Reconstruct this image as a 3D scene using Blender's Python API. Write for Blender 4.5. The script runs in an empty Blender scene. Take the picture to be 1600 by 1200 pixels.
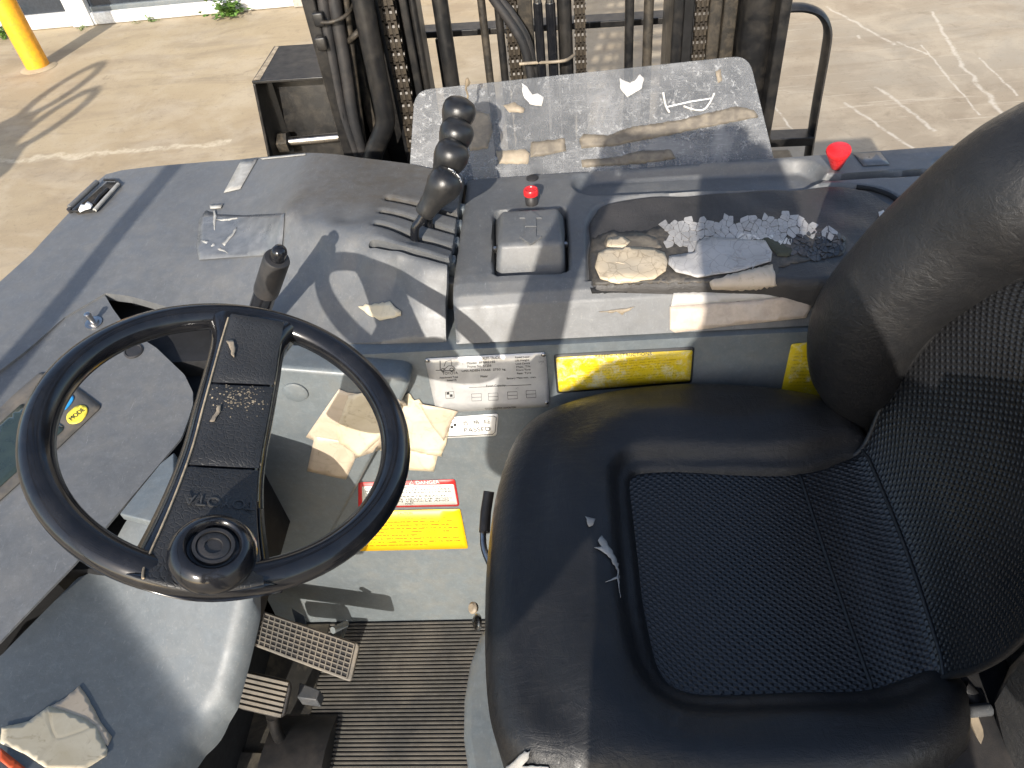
import bpy, bmesh, math, random
import numpy as np
from mathutils import Vector, Matrix, noise as mnoise
from mathutils.bvhtree import BVHTree
from mathutils.geometry import delaunay_2d_cdt
rnd = random.Random(4)
npr = np.random.default_rng(4)
R = math.radians
scene = bpy.context.scene
COL = scene.collection

# ---------------------------------------------------------------- camera
H = 1.6; F = 1140.0                      # eye height (m), focal length in px of a 1600 px wide frame
_n = np.array([150., 1150., F]); _n /= np.linalg.norm(_n)          # world down, in camera axes
_y = np.array([40., -1170., F]); _y -= _n * (_y @ _n); _y /= np.linalg.norm(_y)
_x = np.cross(_y, -_n)
CAM = np.array([0., 0., H])
cam_d = bpy.data.cameras.new('camera'); cam = bpy.data.objects.new('camera', cam_d); COL.objects.link(cam)
cam_d.sensor_width = 36.0; cam_d.lens = 36.0 * F / 1600.0; cam_d.clip_start = 0.02; cam_d.clip_end = 400
right = Vector((_x[0], _y[0], -_n[0])); down = Vector((_x[1], _y[1], -_n[1])); fwd = Vector((_x[2], _y[2], -_n[2]))
M3 = Matrix((right, -down, -fwd)).transposed()
cam.matrix_world = Matrix.Translation(CAM.tolist()) @ M3.to_4x4()
scene.camera = cam

# ---------------------------------------------------------------- sky, sun, exposure
SUN_EL, SUN_AZ = 27.0, 9.5               # the sun stands low behind the viewer, a little to the left
w = bpy.data.worlds.new('World'); scene.world = w; w.use_nodes = True
nt = w.node_tree
sky = nt.nodes.new('ShaderNodeTexSky'); sky.sky_type = 'NISHITA'; sky.sun_disc = False
sky.sun_elevation = R(SUN_EL); sky.sun_rotation = R(180 + SUN_AZ)
nt.links.new(sky.outputs[0], nt.nodes['Background'].inputs[0]); nt.nodes['Background'].inputs[1].default_value = 0.15; sky.dust_density = 1.4; sky.ozone_density = 1.0
sl = bpy.data.lights.new('sun', 'SUN'); sl.energy = 3.5; sl.angle = R(0.5); sl.color = (1.0, 0.93, 0.83)
so = bpy.data.objects.new('sun', sl); COL.objects.link(so)
SUND = Vector((math.sin(R(SUN_AZ)) * math.cos(R(SUN_EL)), math.cos(R(SUN_AZ)) * math.cos(R(SUN_EL)), -math.sin(R(SUN_EL))))
so.rotation_euler = SUND.to_track_quat('-Z', 'Y').to_euler(); so.location = (-1, -6, 4)
scene.view_settings.view_transform = 'Standard'; scene.view_settings.look = 'None'
scene.view_settings.exposure = 1.02; scene.view_settings.gamma = 1.0; scene.view_settings.use_curve_mapping = False

# ---------------------------------------------------------------- helpers: points
def ray(px, py):
    d = np.array([px - 800., py - 600., F]); return np.array([d @ _x, d @ _y, -(d @ _n)])
def at(px, py, z=None, X=None, Y=None):
    d = ray(px, py)
    t = (z - H) / d[2] if z is not None else (Y / d[1] if Y is not None else X / d[0])
    return CAM + d * t
def onplane(px, py, o, n):
    d = ray(px, py); o = np.asarray(o); n = np.asarray(n); return CAM + d * (((o - CAM) @ n) / (d @ n))
def catmull(P, k=8, closed=False):
    P = [np.asarray(p, float) for p in P]; n = len(P); out = []
    segs = n if closed else n - 1
    for i in range(segs):
        if closed: a, b, c, d = P[i - 1], P[i], P[(i + 1) % n], P[(i + 2) % n]
        else: a, b, c, d = P[max(i - 1, 0)], P[i], P[i + 1], P[min(i + 2, n - 1)]
        for j in range(k):
            t = j / k
            out.append(.5 * ((2 * b) + (c - a) * t + (2 * a - 5 * b + 4 * c - d) * t * t + (3 * b - a - 3 * c + d) * t ** 3))
    if not closed: out.append(P[-1])
    return np.array(out)
def roundpoly(P, rad, k=5):
    P = [np.asarray(p, float) for p in P]; n = len(P); out = []
    for i in range(n):
        a, b, c = P[i - 1], P[i], P[(i + 1) % n]
        u, v = a - b, c - b
        r = min(rad, .48 * np.linalg.norm(u), .48 * np.linalg.norm(v))
        s, e = b + u / np.linalg.norm(u) * r, b + v / np.linalg.norm(v) * r
        for j in range(k + 1):
            t = j / k; out.append((1 - t) ** 2 * s + 2 * t * (1 - t) * b + t * t * e)
    return np.array(out)
def inside(poly, pts):
    x, y = pts[:, 0], pts[:, 1]; r = np.zeros(len(pts), bool); n = len(poly)
    for i in range(n):
        x1, y1 = poly[i][:2]; x2, y2 = poly[(i + 1) % n][:2]
        c = ((y1 > y) != (y2 > y)); 
        with np.errstate(divide='ignore', invalid='ignore'):
            r ^= c & (x < (x2 - x1) * (y - y1) / (y2 - y1 + 1e-15) + x1)
    return r
def segdist(poly, pts, closed=True):
    best = np.full(len(pts), 1e9); near = np.zeros((len(pts), 2)); n = len(poly)
    for i in range(n if closed else n - 1):
        a = poly[i][:2]; b = poly[(i + 1) % n][:2]; ab = b - a
        t = np.clip(((pts - a) @ ab) / (ab @ ab + 1e-15), 0, 1); q = a + t[:, None] * ab
        d = np.linalg.norm(pts - q, axis=1); m = d < best; best[m] = d[m]; near[m] = q[m]
    return best, near
def sdf(poly, pts):                       # positive inside
    d, _ = segdist(poly, pts); return np.where(inside(poly, pts), d, -d)
def sstep(a, b, x):
    t = np.clip((x - a) / (b - a), 0, 1); return t * t * (3 - 2 * t)
class TPS:
    def __init__(s, xyz, lam=1e-5):
        P = np.asarray(xyz); s.p = P[:, :2]; n = len(P)
        K = s.k(np.linalg.norm(s.p[:, None] - s.p[None], axis=2)) + lam * np.eye(n)
        Q = np.c_[np.ones(n), s.p]; A = np.block([[K, Q], [Q.T, np.zeros((3, 3))]])
        s.w = np.linalg.solve(A, np.r_[P[:, 2], 0, 0, 0])
    @staticmethod
    def k(r): return np.where(r > 1e-9, r * r * np.log(r + 1e-12), 0)
    def __call__(s, q):
        q = np.asarray(q); return s.k(np.linalg.norm(q[:, None] - s.p[None], axis=2)) @ s.w[:-3] + np.c_[np.ones(len(q)), q] @ s.w[-3:]

# ---------------------------------------------------------------- helpers: objects
MAT = {}
TARGET = {}
def mesh(name, V, Fc, m, parent=None, smooth=True, label=None, uv=None, kind=None, target=None):
    me = bpy.data.meshes.new(name); me.from_pydata([tuple(map(float, v)) for v in V], [], [tuple(map(int, f)) for f in Fc])
    if uv is not None:
        l = me.uv_layers.new(name='UVMap'); idx = np.zeros(len(me.loops), int); me.loops.foreach_get('vertex_index', idx)
        l.data.foreach_set('uv', np.asarray(uv, float)[idx].ravel())
    me.validate(); me.update()
    if smooth: me.shade_smooth()
    o = bpy.data.objects.new(name, me); COL.objects.link(o); me.materials.append(MAT[m])
    put(o, parent)
    if label: o['label'] = label
    if kind: o['kind'] = kind
    if target: TARGET[target] = BVHTree.FromPolygons([tuple(map(float, v)) for v in V], [tuple(map(int, f)) for f in Fc])
    return o
def put(o, parent):
    if parent is not None:
        o.parent = parent
        mw = Matrix.Translation(parent.location) if parent.type == 'EMPTY' else Matrix.Identity(4)
        q = parent
        if parent.type != 'EMPTY': mw = Matrix.Identity(4)
        o.matrix_parent_inverse = Matrix.Identity(4) if parent.type != 'EMPTY' else mw.inverted()
def empty(name, loc, parent=None, label=None, cat=None):
    o = bpy.data.objects.new(name, None); COL.objects.link(o); o.location = loc; o.empty_display_size = .1
    if parent is not None:
        o.parent = parent; o.location = Vector(loc) - parent.location
    if label: o['label'] = label
    if cat: o['category'] = cat
    return o
def group(name, parent, label=None):      # a part that is only a holder: an Empty whose world place is the origin of its pieces
    o = bpy.data.objects.new(name, None); COL.objects.link(o); o.empty_display_size = .05
    o.parent = parent; o.matrix_parent_inverse = Matrix.Translation(parent.location).inverted()
    if label: o['label'] = label
    return o
def bevel(o, wd, seg=3, ang=35):
    b = o.modifiers.new('bevel', 'BEVEL'); b.width = wd; b.segments = seg; b.limit_method = 'ANGLE'; b.angle_limit = R(ang); return o
def sharp(o, ang=40):
    me = o.data; bm = bmesh.new(); bm.from_mesh(me)
    for e in bm.edges: e.smooth = not (len(e.link_faces) == 2 and e.calc_face_angle(0) > R(ang))
    bm.to_mesh(me); bm.free(); return o
def box(name, a, b, m, parent=None, bv=.003, label=None, rot=None, target=None):
    (x0, y0, z0), (x1, y1, z1) = a, b
    V = [(x, y, z) for x in (x0, x1) for y in (y0, y1) for z in (z0, z1)]
    Fc = [(0, 1, 3, 2), (4, 6, 7, 5), (0, 4, 5, 1), (2, 3, 7, 6), (0, 2, 6, 4), (1, 5, 7, 3)]
    if rot is not None: V = [rot(np.array(v)) for v in V]
    o = mesh(name, V, Fc, m, parent, smooth=False, label=label, target=target)
    if bv: bevel(o, bv, 2); o.data.shade_smooth(); sharp(o, 60) if False else None
    return o
def frame_of(d):
    d = Vector(d).normalized(); u = d.orthogonal().normalized(); return np.array(u), np.array(d.cross(u)), np.array(d)
def tube(name, P, r, m, parent=None, seg=12, cap=True, label=None, k=0, sc=(1, 1), up=None, kind=None):
    P = np.array(P, float)
    if k: P = catmull(P, k)
    n = len(P); r = np.full(n, r) if np.isscalar(r) else np.interp(np.linspace(0, 1, n), np.linspace(0, 1, len(r)), r)
    T = np.gradient(P, axis=0); T /= np.linalg.norm(T, axis=1)[:, None]
    u = np.array(up, float) if up is not None else frame_of(T[0])[0]
    V = []; Fc = []
    for i in range(n):
        u = u - T[i] * (u @ T[i]); u /= np.linalg.norm(u); v = np.cross(T[i], u)
        for j in range(seg):
            a = 2 * math.pi * j / seg; V.append(P[i] + r[i] * (sc[0] * u * math.cos(a) + sc[1] * v * math.sin(a)))
    for i in range(n - 1):
        for j in range(seg):
            a = i * seg + j; b = i * seg + (j + 1) % seg; Fc.append((a, b, b + seg, a + seg))
    if cap:
        V.append(P[0]); V.append(P[-1]); c = len(V)
        for j in range(seg):
            Fc.append((c - 2, (j + 1) % seg, j)); Fc.append((c - 1, (n - 1) * seg + j, (n - 1) * seg + (j + 1) % seg))
    o = mesh(name, V, Fc, m, parent, label=label, kind=kind); sharp(o, 50); return o
def lathe(name, prof, o, ax, m, parent=None, seg=28, label=None):      # prof: (radius, height) from o along ax
    u, v, d = frame_of(ax); o = np.asarray(o); V = []; Fc = []; n = len(prof)
    for r_, h in prof:
        for j in range(seg):
            a = 2 * math.pi * j / seg; V.append(o + d * h + max(r_, 1e-5) * (u * math.cos(a) + v * math.sin(a)))
    for i in range(n - 1):
        for j in range(seg):
            a = i * seg + j; b = i * seg + (j + 1) % seg; Fc.append((a, b, b + seg, a + seg))
    Fc.append(tuple(range(seg - 1, -1, -1))); Fc.append(tuple((n - 1) * seg + j for j in range(seg)))
    ob = mesh(name, V, Fc, m, parent, label=label); sharp(ob, 45); return ob
def prism(name, P, off, m, parent=None, bv=0, label=None, smooth=True, target=None):
    P = np.array(P, float); off = np.array(off, float); n = len(P); V = np.r_[P, P + off]
    Fc = [tuple(range(n))[::-1], tuple(range(n, 2 * n))] + [(i, (i + 1) % n, (i + 1) % n + n, i + n) for i in range(n)]
    o = mesh(name, V, Fc, m, parent, smooth=False, label=label, target=target)
    bm = bmesh.new(); bm.from_mesh(o.data); bmesh.ops.recalc_face_normals(bm, faces=bm.faces); bm.to_mesh(o.data); bm.free()
    if bv: bevel(o, bv, 3, 30); 
    if smooth: o.data.shade_smooth(); sharp(o, 40)
    return o
def hfield(name, poly, zf, res, m, parent, skirt=.1, label=None, target=None, holes=(), uvs=1.0):
    poly = np.asarray(poly)[:, :2]; lo = poly.min(0) - res; hi = poly.max(0) + res
    nx, ny = (np.ceil((hi - lo) / res)).astype(int) + 1
    gx, gy = np.meshgrid(lo[0] + np.arange(nx) * res, lo[1] + np.arange(ny) * res, indexing='ij')
    pts = np.c_[gx.ravel(), gy.ravel()]; ins = inside(poly, pts)
    for h_ in holes: ins &= ~inside(h_, pts)
    ins = ins.reshape(nx, ny)
    cell = ins[:-1, :-1] & ins[1:, :-1] & ins[1:, 1:] & ins[:-1, 1:]
    idm = np.arange(nx * ny).reshape(nx, ny)
    q = np.stack([idm[:-1, :-1][cell], idm[1:, :-1][cell], idm[1:, 1:][cell], idm[:-1, 1:][cell]], 1)
    cnt = {}
    for f in q:
        for i in range(4):
            a, b = f[i], f[(i + 1) % 4]
            if (b, a) in cnt: del cnt[(b, a)]
            else: cnt[(a, b)] = 1
    bv = sorted({a for e in cnt for a in e})
    db, near = segdist(poly, pts[bv])
    for h_ in holes:
        d2, n2 = segdist(h_, pts[bv]); mm = d2 < db; near[mm] = n2[mm]; db[mm] = d2[mm]
    pts[bv] = near
    used = np.unique(q); re = np.full(nx * ny, -1); re[used] = np.arange(len(used))
    P = pts[used]; z = zf(P); V = [tuple(p) + (zz,) for p, zz in zip(P, z)]; Fc = [tuple(re[f]) for f in q]
    uv = [tuple(p * uvs) for p in P]
    if skirt:
        mp = {}
        for a in bv:
            i = re[a]; mp[a] = len(V); V.append((P[i][0], P[i][1], z[i] - skirt)); uv.append((P[i][0] * uvs, P[i][1] * uvs + skirt * uvs))
        for (a, b) in cnt: Fc.append((re[b], re[a], mp[a], mp[b]))
    o = mesh(name, V, Fc, m, parent, label=label, target=target, uv=uv); sharp(o, 50); return o
def cast(target, px, py, off=.001):
    d = Vector(ray(px, py)).normalized()
    for t in ([target] if isinstance(target, str) else target):
        h = TARGET[t].ray_cast(Vector(CAM), d)
        if h[0] is not None:
            n = h[1] if h[1].dot(d) < 0 else -h[1]
            return np.array(h[0] + n * off), np.array(n)
    return None, None
def decal(name, poly, target, m, parent, off=.0012, step=7, thick=.0007, label=None, curl=0.0, curve=False, rad=0, jag=0, quad=None, lift=None):
    poly = np.array(poly, float)
    if curve: poly = catmull(poly, 5, True)
    if rad: poly = roundpoly(poly, rad)
    if jag:
        out = []
        for i in range(len(poly)):
            a, b = poly[i], poly[(i + 1) % len(poly)]; n = max(1, int(np.linalg.norm(b - a) / 4))
            for j in range(n): out.append(a + (b - a) * j / n + (npr.normal(size=2) * jag if j else 0))
        poly = np.array(out)
    else:
        out = []
        for i in range(len(poly)):
            a, b = poly[i], poly[(i + 1) % len(poly)]; n = max(1, int(np.linalg.norm(b - a) / step))
            for j in range(n): out.append(a + (b - a) * j / n)
        poly = np.array(out)
    lo, hi = poly.min(0), poly.max(0)
    gx, gy = np.meshgrid(np.arange(lo[0] + step / 2, hi[0], step), np.arange(lo[1] + step / 2, hi[1], step)); g = np.c_[gx.ravel(), gy.ravel()]
    if len(g):
        dd = sdf(poly, g); g = g[dd > step * .45]
    allp = [Vector(p) for p in np.r_[poly, g]]
    vs, es, fs, *_ = delaunay_2d_cdt(allp, [], [list(range(len(poly)))], 1, 1e-6)
    V = []; uv = []; last = None
    ph = npr.uniform(0, 6, 4); P2 = np.array([tuple(v) for v in vs])
    bd = np.abs(segdist(poly, P2)[0])
    if quad is not None: q0, q1, q3 = [np.array(a, float) for a in quad]; A = np.linalg.inv(np.c_[q1 - q0, q3 - q0])
    for v, b in zip(P2, bd):
        p, n = cast(target, v[0], v[1], off)
        if p is None:
            p, n = last if last is not None else (at(v[0], v[1], z=.9), np.array([0, 0, 1.]))
            p = onplane(v[0], v[1], p, n)
        last = (p, n)
        if curl: p = p + n * curl * max(0., .45 + .45 * math.sin(v[0] * .07 + ph[0]) * math.sin(v[1] * .06 + ph[1]) + .55 * abs(mnoise.noise(Vector((v[0] * .06, v[1] * .08, ph[2])))) + .35 * mnoise.noise(Vector((v[0] * .17, v[1] * .2, ph[3])))) * (.25 + .75 * min(1, b / 9))
        if lift: p = p + n * lift(v[0], v[1])
        V.append(p); uv.append(tuple(A @ (v - q0)) if quad is not None else tuple((v - lo) / (hi - lo + 1e-9)))
    o = mesh(name, V, [f for f in fs], m, parent, label=label, uv=uv)
    bm = bmesh.new(); bm.from_mesh(o.data); bmesh.ops.recalc_face_normals(bm, faces=bm.faces)
    if bm.faces and sum((f.normal.dot(Vector(CAM) - f.calc_center_median()) for f in bm.faces)) < 0: bmesh.ops.reverse_faces(bm, faces=bm.faces)
    bm.to_mesh(o.data); bm.free()
    if thick: s = o.modifiers.new('solid', 'SOLIDIFY'); s.thickness = thick; s.offset = 1
    return o
def text(name, body, p0, p1, n, hgt, m, parent, depth=.0003, off=.0004):
    cu = bpy.data.curves.new(name, 'FONT'); cu.body = body; cu.size = 1; cu.extrude = 0.0
    t = bpy.data.objects.new(name + '_tmp', cu); COL.objects.link(t); bpy.context.view_layer.update()
    me = bpy.data.meshes.new_from_object(t.evaluated_get(bpy.context.evaluated_depsgraph_get())); bpy.data.objects.remove(t); bpy.data.curves.remove(cu)
    p0, p1, n = Vector(p0), Vector(p1), Vector(n).normalized(); xa = (p1 - p0); L = xa.length; xa.normalize(); ya = n.cross(xa)
    xs = [v.co.x for v in me.vertices]; wd = max(xs) - min(xs); x0 = min(xs); ys = [v.co.y for v in me.vertices]; hy = max(ys)
    for v in me.vertices:
        c = v.co.copy(); v.co = p0 + xa * ((c.x - x0) / wd * L) + ya * (c.y / hy * hgt) + n * off
    me.name = name; o = bpy.data.objects.new(name, me); COL.objects.link(o); me.materials.clear(); me.materials.append(MAT[m]); put(o, parent)
    if depth: s = o.modifiers.new('solid', 'SOLIDIFY'); s.thickness = depth; s.offset = 1
    return o
def text_px(name, body, a, b, target, hpx, m, parent, off=.0022, depth=.0002):   # baseline from pixel a to pixel b on a surface; hpx cap height in px
    p0, n = cast(target, *a, 0); p1, n1 = cast(target, *b, 0)
    if p0 is None or p1 is None: return None
    dist = np.linalg.norm(p0 - CAM); 
    mid = ((a[0] + b[0]) / 2, (a[1] + b[1]) / 2); d = np.array([b[0] - a[0], b[1] - a[1]], float); d /= np.linalg.norm(d); upx = np.array([d[1], -d[0]])
    pm, nm = cast(target, *mid, 0); q = onplane(mid[0] + upx[0] * hpx, mid[1] + upx[1] * hpx, pm, nm)
    return text(name, body, p0, p1, nm, float(np.linalg.norm(q - pm)), m, parent, depth, off)

# ---------------------------------------------------------------- materials
class N:
    def __init__(s, name):
        s.m = bpy.data.materials.new(name); s.m.use_nodes = True; s.t = s.m.node_tree; s.b = s.t.nodes['Principled BSDF']; s.out = s.t.nodes['Material Output']; MAT[name] = s.m
        s.tc = s.t.nodes.new('ShaderNodeTexCoord')
    def n(s, typ, **kw):
        o = s.t.nodes.new(typ)
        for k, v in kw.items(): setattr(o, k, v)
        return o
    def l(s, a, b): s.t.links.new(a, b)
    def coord(s, c='Object', scale=(1, 1, 1), rot=(0, 0, 0), loc=(0, 0, 0)):
        mp = s.n('ShaderNodeMapping'); s.l(s.tc.outputs[c], mp.inputs[0]); mp.inputs['Scale'].default_value = scale; mp.inputs['Rotation'].default_value = rot; mp.inputs['Location'].default_value = loc
        return mp.outputs[0]
    def noise(s, scale, detail=4, rough=.6, v=None, dist=0):
        o = s.n('ShaderNodeTexNoise'); o.inputs['Scale'].default_value = scale; o.inputs['Detail'].default_value = detail; o.inputs['Roughness'].default_value = rough; o.inputs['Distortion'].default_value = dist
        s.l(v if v is not None else s.coord(), o.inputs['Vector']); return o.outputs['Fac']
    def ramp(s, f, *st):
        o = s.n('ShaderNodeValToRGB'); e = o.color_ramp.elements
        while len(e) < len(st): e.new(.5)
        for el, (p, c) in zip(e, st): el.position = p; el.color = (c, c, c, 1) if np.isscalar(c) else tuple(c) + (1,)
        s.l(f, o.inputs[0]); return o.outputs[0]
    def mix(s, f, a, b, mode='MIX'):
        o = s.n('ShaderNodeMix', data_type='RGBA', blend_type=mode)
        for i, v in ((0, f), (6, a), (7, b)):
            if hasattr(v, 'is_output'): s.l(v, o.inputs[i])
            elif i == 0: o.inputs[0].default_value = v
            else: o.inputs[i].default_value = (v, v, v, 1) if np.isscalar(v) else tuple(v) + (1,)
        return o.outputs[2]
    def math(s, op, a, b=0.):
        o = s.n('ShaderNodeMath', operation=op)
        for i, v in enumerate((a, b)):
            if hasattr(v, 'is_output'): s.l(v, o.inputs[i])
            else: o.inputs[i].default_value = v
        return o.outputs[0]
    def bump(s, h, strength=.3, dist=.001, prev=None):
        o = s.n('ShaderNodeBump'); o.inputs['Strength'].default_value = strength; o.inputs['Distance'].default_value = dist; s.l(h, o.inputs['Height'])
        if prev is not None: s.l(prev, o.inputs['Normal'])
        return o.outputs[0]
    def set(s, col=None, rough=None, metal=None, normal=None, spec=None, **kw):
        for k, v in dict(kw, **{'Base Color': col, 'Roughness': rough, 'Metallic': metal, 'Normal': normal, 'Specular IOR Level': spec}).items():
            if v is None: continue
            if hasattr(v, 'is_output'): s.l(v, s.b.inputs[k])
            elif k == 'Base Color' : s.b.inputs[k].default_value = tuple(v) + (1,)
            else: s.b.inputs[k].default_value = v
        return s
def flat(name, col, rough=.5, metal=0, spec=.5, var=.12, bump=0, bs=300, dirt=None, dirtamt=.3, dscale=14):
    s = N(name); f = s.noise(60, 5, .65); c = s.mix(s.ramp(f, (.4, 0), (.6, 1)), tuple(x * (1 - var) for x in col), tuple(min(1, x * (1 + var)) for x in col))
    if dirt: c = s.mix(s.math('MULTIPLY', s.ramp(s.noise(dscale, 8, .7, dist=.4), (.44, 0), (.63, 1)), dirtamt), c, dirt)
    rr = s.ramp(s.noise(35, 5, .6), (.25, max(.02, rough - .08)), (.75, min(1, rough + .1)))
    nm = s.bump(s.noise(bs, 3), bump, .0006) if bump else None
    return s.set(c, rr, metal, nm, spec)
DUST = (.25, .20, .14)
def painted(name, base, dirt, amt, rough, hump=False):
    s = N(name)
    big = s.noise(5, 6, .6, dist=.5); mid = s.noise(30, 8, .7, dist=.6); fine = s.noise(420, 3, .7)
    c = s.mix(s.ramp(big, (.38, 0), (.62, 1)), tuple(x * .91 for x in base), tuple(x * 1.07 for x in base))
    c = s.mix(s.math('MULTIPLY', s.ramp(s.math('MULTIPLY', s.ramp(mid, (.40, 0), (.62, 1)), s.ramp(big, (.38, .2), (.6, 1))), (.05, 0), (.8, 1)), amt), c, dirt)
    if hump:                                  # brown grime trodden into the lever hump
        co = s.n('ShaderNodeSeparateXYZ'); s.l(s.coord(), co.inputs[0]); mk = s.math('MULTIPLY', s.ramp(s.math('ADD', co.outputs[0], 1.0), (.565, 0), (.60, 1)), s.ramp(co.outputs[1], (.90, 0), (.97, 1)))
        mk = s.math('MULTIPLY', mk, s.ramp(s.noise(16, 9, .72, dist=.5), (.35, .45), (.6, 1))); c = s.mix(s.math('MULTIPLY', mk, .9), c, (.094, .081, .064))
        c = s.mix(s.math('MULTIPLY', s.math('MULTIPLY', mk, s.ramp(s.noise(40, 8, .8, s.coord(scale=(1, 2.2, 1), rot=(0, 0, .8)), 1.2), (.56, 0), (.64, 1))), .6), c, (.05, .05, .05))
    sp = s.ramp(s.noise(300, 3, .6), (.60, 0), (.70, 1)); c = s.mix(s.math('MULTIPLY', sp, .13), c, (.36, .34, .30))
    blot = s.ramp(s.noise(85, 9, .8, dist=.4), (.48, 0), (.66, 1)); c = s.mix(s.math('MULTIPLY', blot, .24), c, tuple(x * 1.9 for x in base)); blot2 = s.ramp(s.noise(62, 9, .8, s.coord(loc=(3, 1, 2)), .4), (.5, 0), (.66, 1)); c = s.mix(s.math('MULTIPLY', blot2, .2), c, tuple(x * .45 for x in base))
    v = s.coord(scale=(60, 9, 30), rot=(.2, .1, .6)); sc = s.ramp(s.noise(6, 6, .75, v), (.62, 0), (.66, 1)); c = s.mix(s.math('MULTIPLY', sc, .18), c, (.40, .42, .42))
    rr = s.ramp(mid, (.25, rough - .07), (.75, rough + .16))
    nm = s.bump(fine, .22, .0006); nm = s.bump(s.noise(9, 3), .12, .004, nm)
    return s.set(c, rr, 0, nm, .5)
painted('grey_plastic', (.098, .102, .106), (.19, .175, .15), .25, .42)
painted('grey_cowl', (.104, .108, .112), (.19, .175, .15), .25, .42, True)
painted('grey_plastic_dusty', (.105, .105, .105), (.22, .175, .125), .75, .48)
painted('grey_paint', (.120, .138, .148), (.17, .165, .145), .35, .36)
painted('grey_lower', (.112, .126, .135), (.17, .165, .15), .15, .48)
painted('grey_dark', (.05, .055, .062), DUST, .15, .5)
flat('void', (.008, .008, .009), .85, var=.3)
flat('black_gloss', (.0075, .008, .010), .15, dirt=(.07, .065, .06), dirtamt=.10, dscale=40)
flat('black_rubber', (.018, .018, .019), .5, bump=.35, bs=700, dirt=(.12, .1, .085), dirtamt=.22)
flat('black_paint', (.008, .008, .0085), .40, dirt=(.045, .039, .032), dirtamt=.45, bump=.35, bs=160, dscale=30)
flat('greasy_steel', (.022, .019, .015), .6, metal=.1, dirt=(.075, .060, .042), dirtamt=.7, bump=.8, bs=240, dscale=60)
flat('chain_steel', (.030, .024, .018), .42, metal=.15, dirt=(.075, .058, .038), dirtamt=.6, bump=.3, bs=300)
flat('emboss_black', (.05, .049, .047), .35, var=.2)
flat('knob_black', (.012, .012, .0125), .32, bump=.3, bs=900, dirt=(.06, .055, .05), dirtamt=.25, dscale=50)
flat('bare_steel', (.42, .41, .40), .28, metal=1.0, var=.1, dirt=(.2, .17, .13), dirtamt=.3)
flat('red_plastic', (.62, .018, .022), .25, var=.06, dirt=(.5, .2, .18), dirtamt=.12)
flat('red_paint', (.50, .03, .03), .45)
flat('orange_red', (.55, .08, .02), .45)
flat('white_ink', (.78, .77, .74), .5, var=.04)
flat('black_ink', (.03, .03, .03), .6)
flat('grey_ink', (.045, .045, .042), .6)
flat('cream_line', (.34, .27, .18), .7, var=.3)
flat('yellow_button', (.78, .62, .06), .45, var=.05)
flat('blue_button', (.03, .28, .60), .45, var=.05)
flat('bezel', (.085, .078, .068), .5, dirt=DUST, dirtamt=.4)
flat('foam', (.30, .29, .27), .9, bump=.8, bs=260)
flat('foam_olive', (.055, .055, .035), .95, bump=.8, bs=260)
flat('tan_adhesive', (.30, .245, .175), .6, bump=.3, bs=90, dirt=(.12, .10, .08), dirtamt=.6)
flat('brown_residue', (.125, .105, .08), .6, bump=.4, bs=160, dirt=(.26, .22, .16), dirtamt=.5, dscale=60)
flat('brown_residue_dark', (.045, .040, .034), .6, bump=.8, bs=200, dirt=(.15, .125, .095), dirtamt=.55, dscale=70)
flat('white_flake', (.62, .60, .56), .6, dirt=(.4, .33, .25), dirtamt=.4)
flat('grey_tape', (.105, .11, .116), .30, bump=.3, bs=60, dirt=(.22, .22, .22), dirtamt=.35, dscale=50)
flat('silver_tape', (.36, .35, .32), .36, bump=.35, bs=70, dirt=(.22, .2, .17), dirtamt=.5, dscale=50)
flat('stone_tape', (.42, .345, .275), .42, bump=.2, bs=40, dirt=(.52, .46, .40), dirtamt=.5)
flat('twig', (.20, .155, .10), .8)
flat('glass_dark', (.03, .036, .045), .08, spec=.6)
flat('white_frame', (.66, .66, .64), .45, dirt=(.35, .3, .22), dirtamt=.4, dscale=6)
flat('wall_brick', (.35, .32, .28), .8)
flat('bollard_yellow', (.80, .36, .015), .42, var=.05, dirt=(.40, .19, .04), dirtamt=.45, dscale=22)
flat('leaf', (.10, .19, .035), .5, var=.35)
flat('skin', (.42, .26, .18), .5)
flat('cloth', (.05, .06, .09), .85)
s = N('lcd'); g = s.noise(40, 3); s.set(s.mix(s.ramp(g, (.3, 0), (.7, 1)), (.020, .030, .027), (.032, .045, .036)), .10, spec=.8)

def paper(name, a, b, stain, cs=13, ca=.16):
    s = N(name); f = s.noise(14, 7, .65, dist=.5); c = s.mix(s.ramp(f, (.3, 0), (.7, 1)), a, b)
    c = s.mix(s.math('MULTIPLY', s.ramp(s.noise(60, 8, .75, dist=1.0), (.55, 0), (.7, 1)), .6), c, stain)
    vo = s.n('ShaderNodeTexVoronoi', feature='DISTANCE_TO_EDGE'); vo.inputs['Scale'].default_value = cs
    v = s.n('ShaderNodeVectorMath', operation='ADD'); s.l(s.coord(), v.inputs[0]); nn = s.n('ShaderNodeTexNoise'); nn.inputs['Scale'].default_value = 20; s.l(s.coord(), nn.inputs['Vector']); sc_ = s.n('ShaderNodeVectorMath', operation='SCALE'); sc_.inputs['Scale'].default_value = .02; s.l(nn.outputs['Color'], sc_.inputs[0]); s.l(sc_.outputs[0], v.inputs[1]); s.l(v.outputs[0], vo.inputs['Vector'])
    cr = s.ramp(vo.outputs['Distance'], (.0, 0), (.035, 1)); c = s.mix(s.math('MULTIPLY', s.math('SUBTRACT', 1.0, cr), ca), c, stain)
    nm = s.bump(cr, .30, .0006); nm = s.bump(s.noise(24, 4), .15, .001, nm)
    return s.set(c, s.ramp(f, (.3, .28), (.7, .5)), 0, nm, .5)
paper('old_paper', (.50, .42, .28), (.64, .57, .43), (.24, .17, .09))
paper('tan_paper', (.42, .34, .25), (.56, .47, .36), (.2, .15, .1))
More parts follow.
